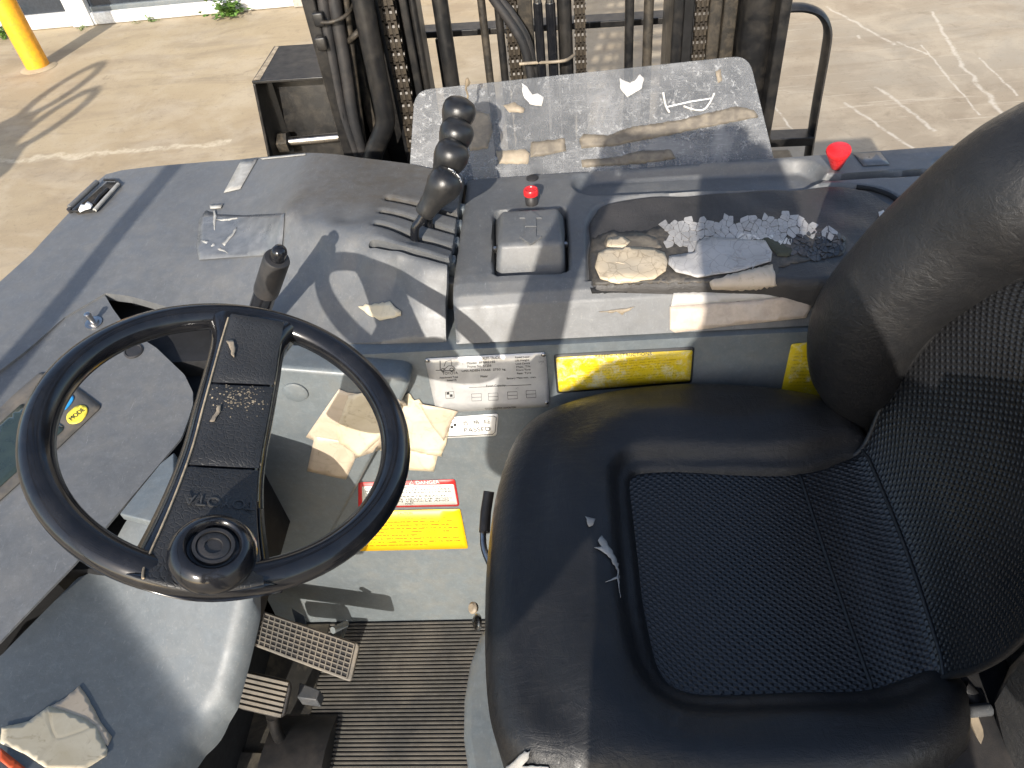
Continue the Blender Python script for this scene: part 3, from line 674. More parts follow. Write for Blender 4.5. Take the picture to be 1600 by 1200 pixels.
# ---- pedals
ped = group('accelerator_pedal', fork, 'long accelerator pedal with a square waffle tread')
a0, a1, a2, a3 = at(392, 948, z=.475), at(562, 1006, z=.445), at(548, 1066, z=.425), at(383, 1004, z=.455)
nrm = np.cross(a1 - a0, a3 - a0); nrm /= np.linalg.norm(nrm); nrm = nrm if nrm[2] > 0 else -nrm
prism('pad', roundpoly([a0, a1, a2, a3], .008), -nrm * .010, 'pedal_rubber', ped, .002)
tr_ = []
def quadpt(u, v): return (a0 * (1 - u) + a1 * u) * (1 - v) + (a3 * (1 - u) + a2 * u) * v
def bars(name, segs, wd, h, m, par, nrm=nrm, kind=None):
    V = []; Fc = []
    for p, q in segs:
        d = q - p; d /= np.linalg.norm(d); s_ = np.cross(nrm, d) * wd / 2; b = len(V)
        V += [p - s_, p + s_, q + s_, q - s_, p - s_ * .7 + nrm * h, p + s_ * .7 + nrm * h, q + s_ * .7 + nrm * h, q - s_ * .7 + nrm * h]
        Fc += [(b + 4, b + 5, b + 6, b + 7), (b, b + 1, b + 5, b + 4), (b + 1, b + 2, b + 6, b + 5), (b + 2, b + 3, b + 7, b + 6), (b + 3, b, b + 4, b + 7)]
    return mesh(name, V, Fc, m, par, smooth=False, kind=kind)
sg = [(quadpt(u, .06), quadpt(u, .94)) for u in np.linspace(.03, .96, 19)] + [(quadpt(.03, v), quadpt(.96, v)) for v in np.linspace(.06, .94, 8)]
bars('waffle_tread', sg, .0024, .003, 'pedal_rubber', ped, kind='stuff')
prism('pad_recess', roundpoly([quadpt(.02, .04) + nrm * .0004, quadpt(.97, .04) + nrm * .0004, quadpt(.97, .96) + nrm * .0004, quadpt(.02, .96) + nrm * .0004], .004), nrm * .0003, 'black_rubber', ped)
prism('hinge', [at(a, b, z=.40) for a, b in ((468, 1066), (500, 1078), (494, 1094), (464, 1090))], (0, 0, -.03), 'grey_dark', ped, .002)
tube('linkage', [at(520, 985, z=.46), at(540, 975, z=.44), at(530, 1000, z=.40)], .006, 'grey_paint', ped)
prism('bracket', [at(455, 950, z=.45), at(475, 962, z=.45), at(478, 975, z=.44), at(462, 972, z=.44)], (0, 0, -.004), 'grey_paint', ped)
prism('bracket', [at(520, 985, z=.44), at(535, 975, z=.45), at(532, 995, z=.43), at(522, 992, z=.43)], (0, 0, -.004), 'grey_paint', ped)
brk = group('brake_pedal', fork, 'square brake pedal with worn horizontal ribs')
b0, b1, b2, b3 = at(385, 1048, z=.46), at(456, 1064, z=.45), at(443, 1124, z=.43), at(366, 1106, z=.44)
nb = np.cross(b1 - b0, b3 - b0); nb /= np.linalg.norm(nb); nb = nb if nb[2] > 0 else -nb
prism('pad', roundpoly([b0, b1, b2, b3], .014), -nb * .012, 'black_rubber', brk, .003)
def qb(u, v): return (b0 * (1 - u) + b1 * u) * (1 - v) + (b3 * (1 - u) + b2 * u) * v
for v in np.linspace(.10, .92, 7): 
    bars('rib', [(qb(.05, v), qb(.95, v))], .0058, .004, 'pedal_rubber', brk, nb)
tube('arm', [at(425, 1118, z=.43), at(432, 1145, z=.36), at(440, 1160, z=.30)], [.010, .009, .009], 'black_paint', brk, k=4)
prism('heel_plate', [at(a, b, z=FZ + .006) for a, b in ((368, 1175), (500, 1182), (495, 1230), (340, 1230))], (0, 0, .006), 'floor_rubber', fork, .002)

# ---- seat
seat = group('seat', fork, 'torn black vinyl bucket seat with woven centre')
co_ = [(1360, 690), (1325, 650), (1280, 624), (1200, 606), (1080, 600), (960, 611), (860, 638), (806, 678), (776, 750), (760, 850), (755, 950), (757, 1060), (768, 1135), (795, 1190), (850, 1225), (950, 1245), (1150, 1262), (1350, 1250), (1490, 1190), (1520, 1110), (1480, 900), (1420, 760)]
cpo = catmull([xy(a, b, .875) for a, b in co_], 6, True)
io_ = [(985, 727), (1120, 727), (1245, 728), (1345, 700), (1420, 760), (1480, 900), (1500, 1040), (1478, 1055), (1370, 1098), (1200, 1104), (1080, 1099), (1032, 1082), (1006, 1042), (985, 950), (968, 750)]
ipo = roundpoly([xy(a, b, .878) for a, b in io_], .03, 6)
def cushz(P):
    d = np.clip(segdist(cpo, P)[0], 0, 1); r = .042
    z = .900 - (r - np.sqrt(np.clip(r * r - np.clip(r - d, 0, r) ** 2, 0, None)))
    di = sdf(ipo, P)
    z = z + .010 * np.exp(-((-di - .055) / .035) ** 2) * (di < 0)
    z = z - .016 * np.exp(-(di / .011) ** 2) - .060 * sstep(0, .03, di) + .004 * np.sin(P[:, 0] * 34 + 1) * np.sin(P[:, 1] * 27) * sstep(.03, .08, d)
    # sag near the worn front corner
    z -= .006 * np.exp(-(((P[:, 0] - .0) / .05) ** 2 + ((P[:, 1] - .50) / .09) ** 2))
    return z
cushion = hfield('cushion', cpo, cushz, .004, 'seat_leather', seat, .14, target='cushion', label='black vinyl seat cushion with a raised U-shaped rim')
# the woven centre runs on up the backrest: a lofted sheet
far = [(968, 738, .876), (1040, 726, .878), (1140, 727, .876), (1245, 728, .874), (1300, 716, .876), (1348, 697, .893)]
near = [(1000, 1060, .872), (1085, 1099, .872), (1230, 1104, .870), (1370, 1098, .868), (1425, 1080, .874), (1478, 1055, .888)]
farW = [at(*p[:2], z=p[2]) for p in far]; nearW = [at(*p[:2], z=p[2]) for p in near]
farB = [(1385, 620, .605), (1440, 545, .60), (1500, 478, .59), (1560, 446, .57), (1640, 425, .54)]
for a, b, yy in farB: farW.append(at(a, b, Y=yy))
nb_ = [(1528, 1044, .945), (1575, 1018, 1.0), (1625, 965, 1.06), (1680, 890, 1.12), (1740, 800, 1.17)]
for a, b, zz in nb_: nearW.append(at(a, b, z=zz))
fa = catmull(farW, 10); ne = catmull(nearW, 10)
nu = len(fa); nv = 46; G = np.zeros((nu, nv, 3)); UVg = np.zeros((nu, nv, 2))
arc = np.r_[0, np.cumsum(np.linalg.norm(np.diff((fa + ne) / 2, axis=0), axis=1))]
for i in range(nu):
    t = i / (nu - 1)
    for j in range(nv):
        v = j / (nv - 1); p = fa[i] * (1 - v) + ne[i] * v; b = math.sin(math.pi * v)
        k = sstep(0.42, .75, np.array(t))
        p = p + np.array([.050 * b * k, 0, -.004 * b * (1 - k) - .010 * b * k])
        e = min(v, 1 - v); p = p - np.array([0, 0, 1]) * .008 * math.exp(-(e / .02) ** 2) * (1 - k)
        G[i, j] = p; UVg[i, j] = (arc[i], v * .30)
# front edge rolls down
G[0, :, 2] -= .012; G[1, :, 2] -= .004
idm = np.arange(nu * nv).reshape(nu, nv)
Fq = np.stack([idm[:-1, :-1], idm[:-1, 1:], idm[1:, 1:], idm[1:, :-1]], -1).reshape(-1, 4)
def sheet(name, i0, i1, lab):
    ids = idm[i0:i1 + 1]; k = ids.shape[0]; loc = np.arange(k * nv).reshape(k, nv)
    fq = np.stack([loc[:-1, :-1], loc[:-1, 1:], loc[1:, 1:], loc[1:, :-1]], -1).reshape(-1, 4)
    o = mesh(name, G[i0:i1 + 1].reshape(-1, 3), fq, 'seat_weave', seat, uv=UVg[i0:i1 + 1].reshape(-1, 2), label=lab, target=name)
    sb = o.modifiers.new('sub', 'SUBSURF'); sb.levels = 1; sb.render_levels = 2
    return o
sheet('seat_insert', 0, 30, 'woven black centre panel of the cushion'); sheet('crease_insert', 30, 50, None); sheet('backrest_insert', 50, nu - 1, 'woven black centre panel of the backrest')
for ii in (30, 50):
    L = G[ii] + np.array([0, 0, .0012]); tube('seam', L[::3], .0022, 'seat_leather', seat, 8)
per = [G[i, 0] for i in range(0, nu, 2)]
tube('piping', np.array(per) + [0, 0, .001], .0032, 'seat_leather', seat, 8); tube('piping', np.array([G[i, -1] for i in range(0, nu, 2)]) + [0, 0, .001], .0032, 'seat_leather', seat, 8)
tube('piping', G[0, ::3] + np.array([0, 0, .006]), .0032, 'seat_leather', seat, 8)
# backrest wings: one thick roll up the far side, over the top and down the near side
ctr = [at(1368, 645, Y=.655), at(1344, 575, Y=.652), at(1356, 508, Y=.648), at(1410, 440, Y=.642), at(1506, 364, Y=.632), at(1604, 306, Y=.615), at(1725, 268, Y=.59)]
tp = ctr[-1]; 
ctr += [tp + [.03, -.10, .04], tp + [.04, -.22, .04], tp + [.03, -.32, .01], np.array([.47, .16, 1.15]), np.array([.44, .15, 1.02]), np.array([.43, .16, .92])]
tube('backrest_bolster', ctr, [.040, .057, .062, .063, .070, .078, .080, .076, .076, .074, .07, .066, .05], 'seat_leather', seat, 40, k=8, sc=(1.0, 1.0), label='padded black vinyl edge roll of the backrest')
# shell behind
P = [np.array([.40, .15, .86]), np.array([.40, .66, .86]), np.array([.47, .70, 1.1]), np.array([.56, .60, 1.33]), np.array([.56, .22, 1.33]), np.array([.52, .12, 1.1])]
prism('backrest_shell', P, (.07, 0, -.02), 'black_rubber', seat, .02)
# stitched welt along the far side of the cushion
wp = catmull([at(a, b, z=.889) for a, b in ((1318, 652), (1270, 628), (1190, 613), (1080, 607), (965, 617), (870, 642))], 8)
tube('welt', wp, .0028, 'seat_leather', seat, 8)
V = []; Fc = []
for i in range(2, len(wp) - 2):
    for f_ in (0., .5):
        p = wp[i] * (1 - f_) + wp[i + 1] * f_; d = wp[i + 1] - wp[i]; L_ = np.linalg.norm(d); d = d / L_; sd = np.array([d[1], -d[0], 0]) * (1 if d[0] < 0 else -1); p = p + np.array([0, -.006, .0055]); b = len(V)
        for u in (0, .0045):
            for q in ((0, 0, 0), (0, .0009, .0005), (0, .0018, 0)): V.append(p + d * u + np.array(q))
        Fc += [(b, b + 1, b + 4, b + 3), (b + 1, b + 2, b + 5, b + 4)]
mesh('stitching', V, Fc, 'grey_ink', seat, kind='stuff')
# tears with foam showing
decal('tear', [(940, 838), (948, 850), (956, 862), (965, 882), (966, 905), (960, 885), (948, 868), (936, 860), (928, 857), (940, 856), (934, 846)], 'cushion', 'foam', seat, .0012, 4, .0008, curl=.002, jag=.8)
decal('tear', [(914, 808), (930, 812), (926, 822), (920, 824)], 'cushion', 'foam', seat, .0012, 4, .0008, jag=.6)
decal('tear', [(965, 893), (968, 935), (963, 905), (945, 911), (962, 902)], 'cushion', 'foam', seat, .0012, 4, .0006, jag=.5)
decal('tear', [(795, 1195), (815, 1178), (830, 1172), (828, 1182), (818, 1194), (858, 1196), (860, 1202), (795, 1206)], 'cushion', 'foam', seat, .0015, 4, .0012, curl=.003, jag=1)
# hood under the seat
hood = prism('seat_hood', [at(a, b, z=.56) for a, b in ((758, 975), (748, 992), (733, 1035), (724, 1090), (723, 1150), (734, 1230), (760, 1330), (1500, 1400), (1700, 960))], (0, 0, -.27), 'grey_paint', fork, .012, label='grey hood the seat stands on')
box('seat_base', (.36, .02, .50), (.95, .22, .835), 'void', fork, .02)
prism('backrest_side', [at(1548, 1085, z=.87), at(1566, 1030, z=.93), at(1640, 960, z=1.03), at(1760, 900, z=1.06), at(1800, 1250, z=.93), at(1575, 1260, z=.83), at(1552, 1150, z=.85)], (.05, -.05, -.06), 'seat_leather', seat, .012)
box('seat_base', (-.03, .16, .55), (.5, .655, .86), 'black_rubber', fork, .02)
tube('slide_lever', [at(764, 768, z=.80), at(759, 800, z=.785), at(757, 832, z=.775)], .0075, 'black_rubber', seat, 14)
tube('slide_lever_rod', [at(757, 800, z=.78), at(755, 850, z=.77), at(765, 880, z=.77)], .0045, 'bare_steel', seat, 10, k=4)
lathe('hood_bolt', [(.012, 0), (.012, .004), (.008, .007), (0, .007)], at(748, 972, z=.62), (-1, -.3, .5), 'bare_steel', fork, 18)
lathe('hood_stop', [(.008, 0), (.009, .005), (.006, .008), (0, .008)], at(742, 950, z=.60), (-.6, -.3, .7), 'tan_adhesive', fork, 18)
# belt latch and stalk behind the cushion
blt = group('belt_latch', fork)
tube('stalk', [at(1500, 1075, z=.86), at(1528, 1110, z=.85), at(1552, 1215, z=.82)], .010, 'black_rubber', blt, 10, k=5)
prism('tongue', [at(1512, 1118, z=.865), at(1528, 1116, z=.865), at(1556, 1190, z=.85), at(1562, 1225, z=.85), at(1545, 1225, z=.85), at(1530, 1160, z=.86)], (0, 0, -.004), 'tan_adhesive', blt, .001)
tube('sleeve', [at(1506, 1112, z=.87), at(1545, 1108, z=.865)], .006, 'grey_dark', blt, 10)

# ---- steering wheel
K = .154 / .197; kf = .154 / .18
WC = CAM + (np.array([-.370, .517, 1.038]) - CAM) * K
wn_ = np.array([math.sin(.463), .006, 1.0]); wn_ /= np.linalg.norm(wn_); e2 = np.array([0, 1., 0]); e2 -= wn_ * (e2 @ wn_); e2 /= np.linalg.norm(e2); e1 = np.cross(e2, wn_)
wheel = group('steering_wheel', fork, 'black steering wheel with one broad padded spoke and a spinner knob')
Rr, rr_ = .1636 * kf, .0154 * kf
V = []; Fc = []; A, B = 96, 20
for i in range(A):
    a = 2 * math.pi * i / A; rd = e1 * math.cos(a) + e2 * math.sin(a)
    for j in range(B):
        b = 2 * math.pi * j / B; V.append(WC + rd * (Rr + rr_ * math.cos(b)) + wn_ * (rr_ * .95 * math.sin(b)))
for i in range(A):
    for j in range(B): Fc.append((i * B + j, ((i + 1) % A) * B + j, ((i + 1) % A) * B + (j + 1) % B, i * B + (j + 1) % B))
mesh('rim', V, Fc, 'black_gloss', wheel, label='glossy black steering wheel rim')
def wp_(px, py, h=0.0): return onplane(px, py, WC + wn_ * h * kf, wn_)
Ll = [(352, 486), (338, 530), (322, 585), (306, 640), (291, 695), (268, 755), (240, 815), (208, 875), (202, 890), (203, 896)]
Rl = [(448, 503), (440, 545), (434, 590), (424, 650), (414, 705), (408, 760), (410, 820), (419, 884), (424, 902), (425, 910)]
cl = catmull([(a - 5, b) for a, b in Ll], 4); cr_ = catmull([(a + 4, b) for a, b in Rl], 4)
# spoke body: a shaped slab, dished in the middle
rowsn = len(cl); V = []; UVs = []; M_ = 13
hgt = lambda t: .0175 - .0095 * math.sin(math.pi * min(max(t, 0), 1)) ** .8 - .004 * float(sstep(.95, 1.0, np.array(t))) - .004 * float(sstep(.04, .0, np.array(t)))
def bulge(p, u, t): return p + np.array([-4, 24]) * math.sin(math.pi * u) * float(sstep(.80, 1.0, np.array(t)))
for i in range(rowsn):
    t = i / (rowsn - 1)
    for j in range(M_):
        u = j / (M_ - 1); fl = 24 * math.exp(-(t / .07) ** 2) + 16 * math.exp(-((1 - t) / .08) ** 2); p = bulge((cl[i] - [fl, fl * .25]) * (1 - u) + (cr_[i] + [fl, fl * .1]) * u, u, t); ed = min(u, 1 - u)
        V.append(wp_(p[0], p[1], hgt(t) - .011 * math.exp(-(ed / .07) ** 2)))
nV = len(V); V += [np.array(p) - wn_ * .016 * kf for p in V]
Fc = []
for i in range(rowsn - 1):
    for j in range(M_ - 1):
        a = i * M_ + j; Fc.append((a, a + 1, a + M_ + 1, a + M_)); Fc.append((nV + a, nV + a + M_, nV + a + M_ + 1, nV + a + 1))
    a = i * M_; Fc.append((a, a + M_, nV + a + M_, nV + a)); a += M_ - 1; Fc.append((a + M_, a, nV + a, nV + a + M_))
mesh('spoke', V, Fc, 'black_gloss', wheel)
def cover_panel(t0, t1, lab=None):
    n = 16; V = []; Fc = []; Mj = 11
    for i in range(n + 1):
        t = t0 + (t1 - t0) * i / n; fi = t * (rowsn - 1); k = min(int(fi), rowsn - 2); f_ = fi - k
        l_ = cl[k] * (1 - f_) + cl[k + 1] * f_; r2 = cr_[k] * (1 - f_) + cr_[k + 1] * f_
        for j in range(Mj):
            u = .13 + .80 * j / (Mj - 1); p = bulge(l_ * (1 - u) + r2 * u, u, t); e = min(j, Mj - 1 - j, i * .7, (n - i) * .7)
            V.append(wp_(p[0], p[1], hgt(t) + .0036 - .0030 * math.exp(-e * 1.6) + .002 * math.sin(math.pi * j / (Mj - 1))))
    for i in range(n):
        for j in range(Mj - 1): a = i * Mj + j; Fc.append((a, a + 1, a + Mj + 1, a + Mj))
    return mesh('spoke_cover', V, Fc, 'spoke_leather', wheel, label=lab, target='spoke%d' % int(t0 * 10))
cover_panel(.005, .245); cover_panel(.252, .50, 'grained spoke cover with a pale scuffed patch'); cover_panel(.507, .985)
def edge_line(u, t0, t1, r0, m='cream_line'):
    L = []
    for t in np.linspace(t0, t1, 26):
        fi = t * (rowsn - 1); k = min(int(fi), rowsn - 2); f_ = fi - k
        p = (cl[k] * (1 - f_) + cl[k + 1] * f_) * (1 - u) + (cr_[k] * (1 - f_) + cr_[k + 1] * f_) * u; p = bulge(p, u, t); L.append(wp_(p[0], p[1], hgt(t) - .012 * math.exp(-(min(u, 1 - u) / .055) ** 2) + .0012))
    tube('edge_trim', L, r0, m, wheel, 6)
edge_line(.118, .03, .96, .0009); edge_line(.945, .03, .60, .0006); edge_line(.99, .26, .62, .0007); edge_line(.955, .62, .96, .0007, 'black_rubber')
# spinner knob
kb = wp_(330, 893, .006)
knob = lathe('spinner_knob', [(.013 * kf, -.004 * kf), (.013 * kf, .012 * kf), (.020 * kf, .013 * kf), (.031 * kf, .018 * kf), (.0345 * kf, .026 * kf), (.034 * kf, .034 * kf), (.030 * kf, .041 * kf), (.0255 * kf, .0445 * kf), (.0225 * kf, .045 * kf), (.0205 * kf, .0435 * kf), (.0195 * kf, .038 * kf)], kb, wn_, 'black_gloss', wheel, 48, label='round black spinner knob with recessed cap')
lathe('knob_ring', [(.0195 * kf, .0375 * kf), (.0165 * kf, .0385 * kf), (.0162 * kf, .0425 * kf), (.0135 * kf, .0425 * kf), (.0130 * kf, .0385 * kf)], kb, wn_, 'black_rubber', knob, 40)
lathe('knob_cap', [(.0128 * kf, .0380 * kf), (.0128 * kf, .0410 * kf), (.0110 * kf, .0420 * kf), (.0070 * kf, .0420 * kf), (.0066 * kf, .0405 * kf), (.0001 * kf, .0403 * kf)], kb, wn_, 'black_rubber', knob, 32)
lathe('column', [(.030 * kf, -.012 * kf), (.034 * kf, -.03 * kf), (.034 * kf, -.14 * kf), (.045 * kf, -.20 * kf)], WC, wn_, 'black_rubber', wheel, 28)
# maker's lettering moulded into the spoke, reading from the driver's seat
text_px('embossed_lettering', 'TOYOTA', (400, 787), (288, 776), 'spoke5', 15, 'emboss_black', wheel, .0026, .0008)
# scuffs and scraps on the spoke
V = []; Fc = []
for i in range(170):
    a_, b_ = npr.normal(372, 22), npr.normal(618, 13)
    p_, n_p = cast('spoke2', a_, b_, .0002)
    if p_ is None: continue
    u_, v_, _d = frame_of(n_p); r_ = npr.uniform(.0003, .0011); k = len(V); V += [p_ + r_ * (u_ * math.cos(t) * npr.uniform(.6, 1.3) + v_ * math.sin(t)) for t in (0, 1.2, 2.5, 3.8, 5.0)]; Fc.append(tuple(range(k, k + 5)))
mesh('dust_speckle', V, Fc, 'cream_line', wheel, smooth=False, kind='stuff')
decal('dried_mud', [(354, 535), (364, 533), (368, 545), (366, 560), (361, 555), (359, 545)], 'spoke0', 'tan_adhesive', wheel, .0008, 3, .0012, jag=.8)
decal('dried_mud', [(340, 636), (346, 633), (344, 645), (335, 660), (328, 660), (336, 648)], 'spoke2', 'tan_adhesive', wheel, .0008, 3, .0008, jag=.6)

# ---- hydraulic levers
ktop = [(693, 290), (704, 246), (712, 212), (716, 178)]                 # knob crowns in the photo, near to far
sbase = [(652, 402, 1.006), (672, 376, 1.006), (684, 352, 1.006), (694, 330, 1.006)]
for i in range(4):
    lv = group('hydraulic_lever', fork, ['nearest hydraulic lever, marked with two arrows', 'second hydraulic lever', 'third hydraulic lever', 'farthest hydraulic lever'][i])
    base = at(sbase[i][0], sbase[i][1], z=1.012)
    yk = base[1] + .012
    kc = at(*ktop[i], Y=yk + .004)                        # knob centre
    bend = at(648, 360, Y=base[1] + .002) if i == 0 else base + (kc - base) * .35 + np.array([-.012, 0, 0])
    ax = kc - bend; ax[0] += .004; ax /= np.linalg.norm(ax)
    nk = kc - ax * .044
    tube('shaft', [base - [0, 0, .05], base, bend, bend + (nk - bend) * .5, nk + ax * .01], .0062, 'black_gloss', lv, 12, k=5)
    pr_ = [(.0065, .0), (.0125, .0008), (.0138, .004), (.0142, .012), (.0158, .024), (.0195, .036), (.0230, .046), (.0240, .054), (.0228, .062), (.0185, .068), (.011, .0715), (.001, .0725)]
    k_ = lathe('knob', pr_, nk - ax * .006, ax, 'knob_black', lv, 32)
    if i == 0:
        cv = Vector(CAM) - Vector(kc); t_ = (ax + .25 * np.array(cv.normalized())); 
        c0 = nk - ax * .006 + ax * .0700
        rt = np.cross(ax, [0, 0, 1]); rt = np.array([1., 0, 0]) - ax * ax[0]; rt /= np.linalg.norm(rt); bk = np.cross(ax, rt)
        def mk(pts_): tube('engraved_mark', [c0 + rt * a + bk * b + ax * (.0036 - 16.0 * (a * a + b * b)) for a, b in pts_], .00055, 'white_ink', k_, 6)
        for sx in (-.002, .011):
            mk([(sx + .002, -.004), (sx + .002, .006)]); mk([(sx + .0045, -.004), (sx + .0045, .006)]); mk([(sx - .006, .001), (sx, .001)]); mk([(sx - .003, .0026), (sx, .001), (sx - .003, -.0006)]); mk([(sx - .001, .006), (sx + .002, .006)])
# ---- parking lever on the column
pl = group('grip_lever', fork, 'upright black grip lever with a push button behind the wheel')
g1 = at(437, 392, z=1.12); g0 = at(402, 496, z=1.0); ax = (g1 - g0) / np.linalg.norm(g1 - g0); Lg = np.linalg.norm(g1 - g0)
lathe('sleeve', [(.0145, -.06), (.0145, Lg * .42), (.0130, Lg * .42 + .001)], g0, ax, 'black_gloss', pl, 28)
lathe('grip', [(.0158, Lg * .42), (.0162, Lg * .44), (.0162, Lg * .88), (.0150, Lg * .90), (.0125, Lg * .905)], g0, ax, 'black_rubber', pl, 28)
lathe('push_button', [(.0095, Lg * .89), (.0095, Lg * .99), (.008, Lg * 1.02), (.004, Lg * 1.035), (.0005, Lg * 1.037)], g0, ax, 'black_gloss', pl, 24)
# ---- console fittings
tgr = group('direction_switch', fork, 'square grey rocker switch embossed with two arrows')
zt = 1.046
T = [at(783, 330, z=zt), at(872, 325, z=zt), at(880, 378, z=zt), at(778, 382, z=zt)]
Bq = [at(772, 345, z=.995), at(884, 340, z=.995), at(884, 432, z=1.000), at(774, 437, z=1.000)]
V = [*T, *Bq]; o = mesh('rocker', V, [(0, 1, 2, 3)[::-1], (0, 4, 5, 1)[::-1], (1, 5, 6, 2)[::-1], (2, 6, 7, 3)[::-1], (3, 7, 4, 0)[::-1]], 'grey_plastic', tgr, smooth=False)
bm = bmesh.new(); bm.from_mesh(o.data); bmesh.ops.recalc_face_normals(bm, faces=bm.faces); bm.to_mesh(o.data); bm.free(); bevel(o, .007, 4); o.data.shade_smooth()
def arrow(cx, cy, s_, dn):
    a = [(0, -1), (1, -.15), (.5, -.15), (.5, .8), (-.5, .8), (-.5, -.15), (-1, -.15)]
    P = [at(cx + u * s_ * 1.25, cy + v * s_ * (1 if not dn else -1), z=zt + .0022) for u, v in a]
    prism('embossed_arrow', P, (0, 0, -.0032), 'grey_plastic', tgr, .0003)
arrow(829, 342, 14, False); arrow(829, 367, 14, True)
for a in ((774, 390), (884, 383)): lathe('pivot_pin', [(.0035, -.004), (.0035, .004), (.002, .006), (0, .006)], at(*a, z=1.018), (0, -.5, 1), 'bare_steel', tgr, 14)
eb = group('red_push_button', fork, 'small red push button on a black collar')
b0 = at(831, 318, z=1.02); lathe('collar', [(.0095, -.001), (.0095, .010), (.0075, .012), (.0075, .016)], b0, (0, 0, 1), 'black_rubber', eb, 24)
lathe('cap', [(.0098, .015), (.0112, .0158), (.0112, .0225), (.0100, .0245), (.0075, .0245), (.0068, .0232), (0, .0232)], b0, (0, 0, 1), 'red_plastic', eb, 28)
lathe('blanking_plug', [(.0095, 0), (.0095, .002), (.007, .0035), (0, .0035)], at(832, 279, z=1.02), (0, 0, 1), 'black_rubber', fork, 24)
rl = group('red_knob_lever', fork, 'red cone knob on a short black lever at the right of the console')
r0 = at(1304, 279, z=1.0); r1 = at(1297, 262, Y=r0[1] + .0); r1 = r0 + np.array([-.003, -.004, .05]); rax = np.array([-.16, -.22, 1.]); rax /= np.linalg.norm(rax)
tube('stem', [r0 - [0, 0, .02], r0 + rax * .035], .0065, 'black_paint', rl, 12)
lathe('knob', [(.0065, .022), (.0085, .025), (.0125, .038), (.0165, .050), (.0175, .0535), (.0168, .0560), (.012, .0572), (.001, .0578)], r0, rax, 'red_plastic', rl, 32)
# ---- armrest pad
pad = group('armrest', fork, 'black vinyl armrest pad, cracked and patched with tape')
po = roundpoly([xy(a, b, 1.018) for a, b in [(919, 447), (917, 345), (934, 321), (985, 309), (1150, 299), (1305, 290), (1365, 296), (1412, 325), (1600, 440), (1500, 452), (1214, 440)]], .014, 5)
def padz(P):
    d = np.clip(segdist(po, P)[0], 0, .03); k = np.clip(d / .010, 0, 1)
    z = 1.010 + .011 * np.sqrt(1 - (1 - k) ** 2)
    z = z - .004 * np.exp(-((P[:, 1] - .90) / .05) ** 2)
    z += .0018 * np.sin(P[:, 0] * 60) * np.sin(P[:, 1] * 70 + P[:, 0] * 20)
    return z
hfield('vinyl_cover', po, padz, .003, 'armrest_vinyl', pad, .03, target='pad')
decal('torn_backing', [(926, 372), (950, 362), (1004, 362), (1040, 350), (1140, 346), (1230, 352), (1290, 358), (1322, 372), (1318, 398), (1262, 408), (1216, 418), (1212, 438), (1110, 441), (1040, 442), (928, 446), (921, 410)], 'pad', 'brown_residue_dark', pad, .0006, 7, .0003, jag=1.2)
# cracked tape: loose flakes, each a piece of its own
def clip(poly, p, n):
    out = []
    for i in range(len(poly)):
        a, b = poly[i], poly[(i + 1) % len(poly)]; da, db = (a - p) @ n, (b - p) @ n
        if da <= 0: out.append(a)
        if da * db < 0: out.append(a + (b - a) * da / (da - db))
    return out
def flakes(region, size, m, gap, seed, lift, aspect=.62, name='flake', drop=0.0):
    rg = np.array(region, float); r_ = np.random.default_rng(seed); lo, hi = rg.min(0), rg.max(0); seeds = []
    row = 0; yy = lo[1] - size * 1.2
    while yy < hi[1] + size * 1.3:
        xx = lo[0] - size * 1.2 + (row % 2) * size * .5
        while xx < hi[0] + size * 1.3: seeds.append((xx + r_.uniform(-.48, .48) * size, yy + r_.uniform(-.48, .48) * size * aspect)); xx += size * r_.uniform(.75, 1.3)
        yy += size * aspect; row += 1
    seeds = np.array(seeds); keep = sdf(rg, seeds) > -size * .1
    for i, c in enumerate(seeds):
        if not keep[i]: continue
        if r_.random() < drop: continue
        poly = [c + np.array(q) * size * 1.1 for q in ((-1, -1), (1, -1), (1, 1), (-1, 1))]
        order = np.argsort(np.linalg.norm(seeds - c, axis=1))[1:12]
        for k in order:
            q = seeds[k]; n = (q - c); n = n / np.linalg.norm(n); mid = (q + c) / 2 - n * gap; poly = clip(poly, mid, n)
            if len(poly) < 3: break
        if len(poly) < 3: continue
        poly = roundpoly(poly, size * .07, 1); V = []; nn = None
        tl = r_.normal(size=2) * lift; bs = abs(r_.normal()) * lift * 6
        for p in list(poly):
            h, n = cast('pad', p[0], p[1], .0010)
            if h is None: V = None; break
            nn = n; V.append(h + n * (bs + tl[0] * (p[0] - c[0]) + tl[1] * (p[1] - c[1])))
        if V is None: continue
        prism(name, V, np.array(nn) * .0005, m, pad, 0, smooth=False)
flakes([(1028, 358), (1042, 347), (1135, 343), (1148, 349), (1205, 338), (1250, 335), (1258, 347), (1272, 352), (1274, 366), (1240, 372), (1205, 374), (1150, 372), (1120, 376), (1080, 388), (1034, 388), (1046, 372)], 13, 'pale_tape', .25, 3, .00004)
flakes([(1150, 370), (1215, 374), (1240, 378), (1225, 386), (1200, 382), (1160, 378)], 9, 'white_flake', .6, 6, .0001)
flakes([(1236, 372), (1290, 362), (1318, 372), (1320, 392), (1300, 402), (1258, 404), (1240, 396)], 10, 'vinyl_flake', .4, 9, .00012, .5)
flakes([(1256, 368), (1282, 360), (1310, 364), (1308, 371), (1285, 370)], 16, 'pale_tape', .6, 12, .0001, .5)
decal('tape_patch', [(952, 365), (1004, 366), (1024, 372), (1034, 388), (1010, 394), (950, 396), (944, 380)], 'pad', 'brown_residue', pad, .0009, 6, .0006, jag=.8)
decal('tape_patch', [(935, 398), (950, 390), (980, 388), (1020, 391), (1038, 398), (1043, 412), (1040, 426), (1022, 438), (965, 443), (938, 438), (930, 420)], 'pad', 'crackle_cream', pad, .002, 5, .0012, curl=.0016, label='cream wrinkled tape patch on the armrest')
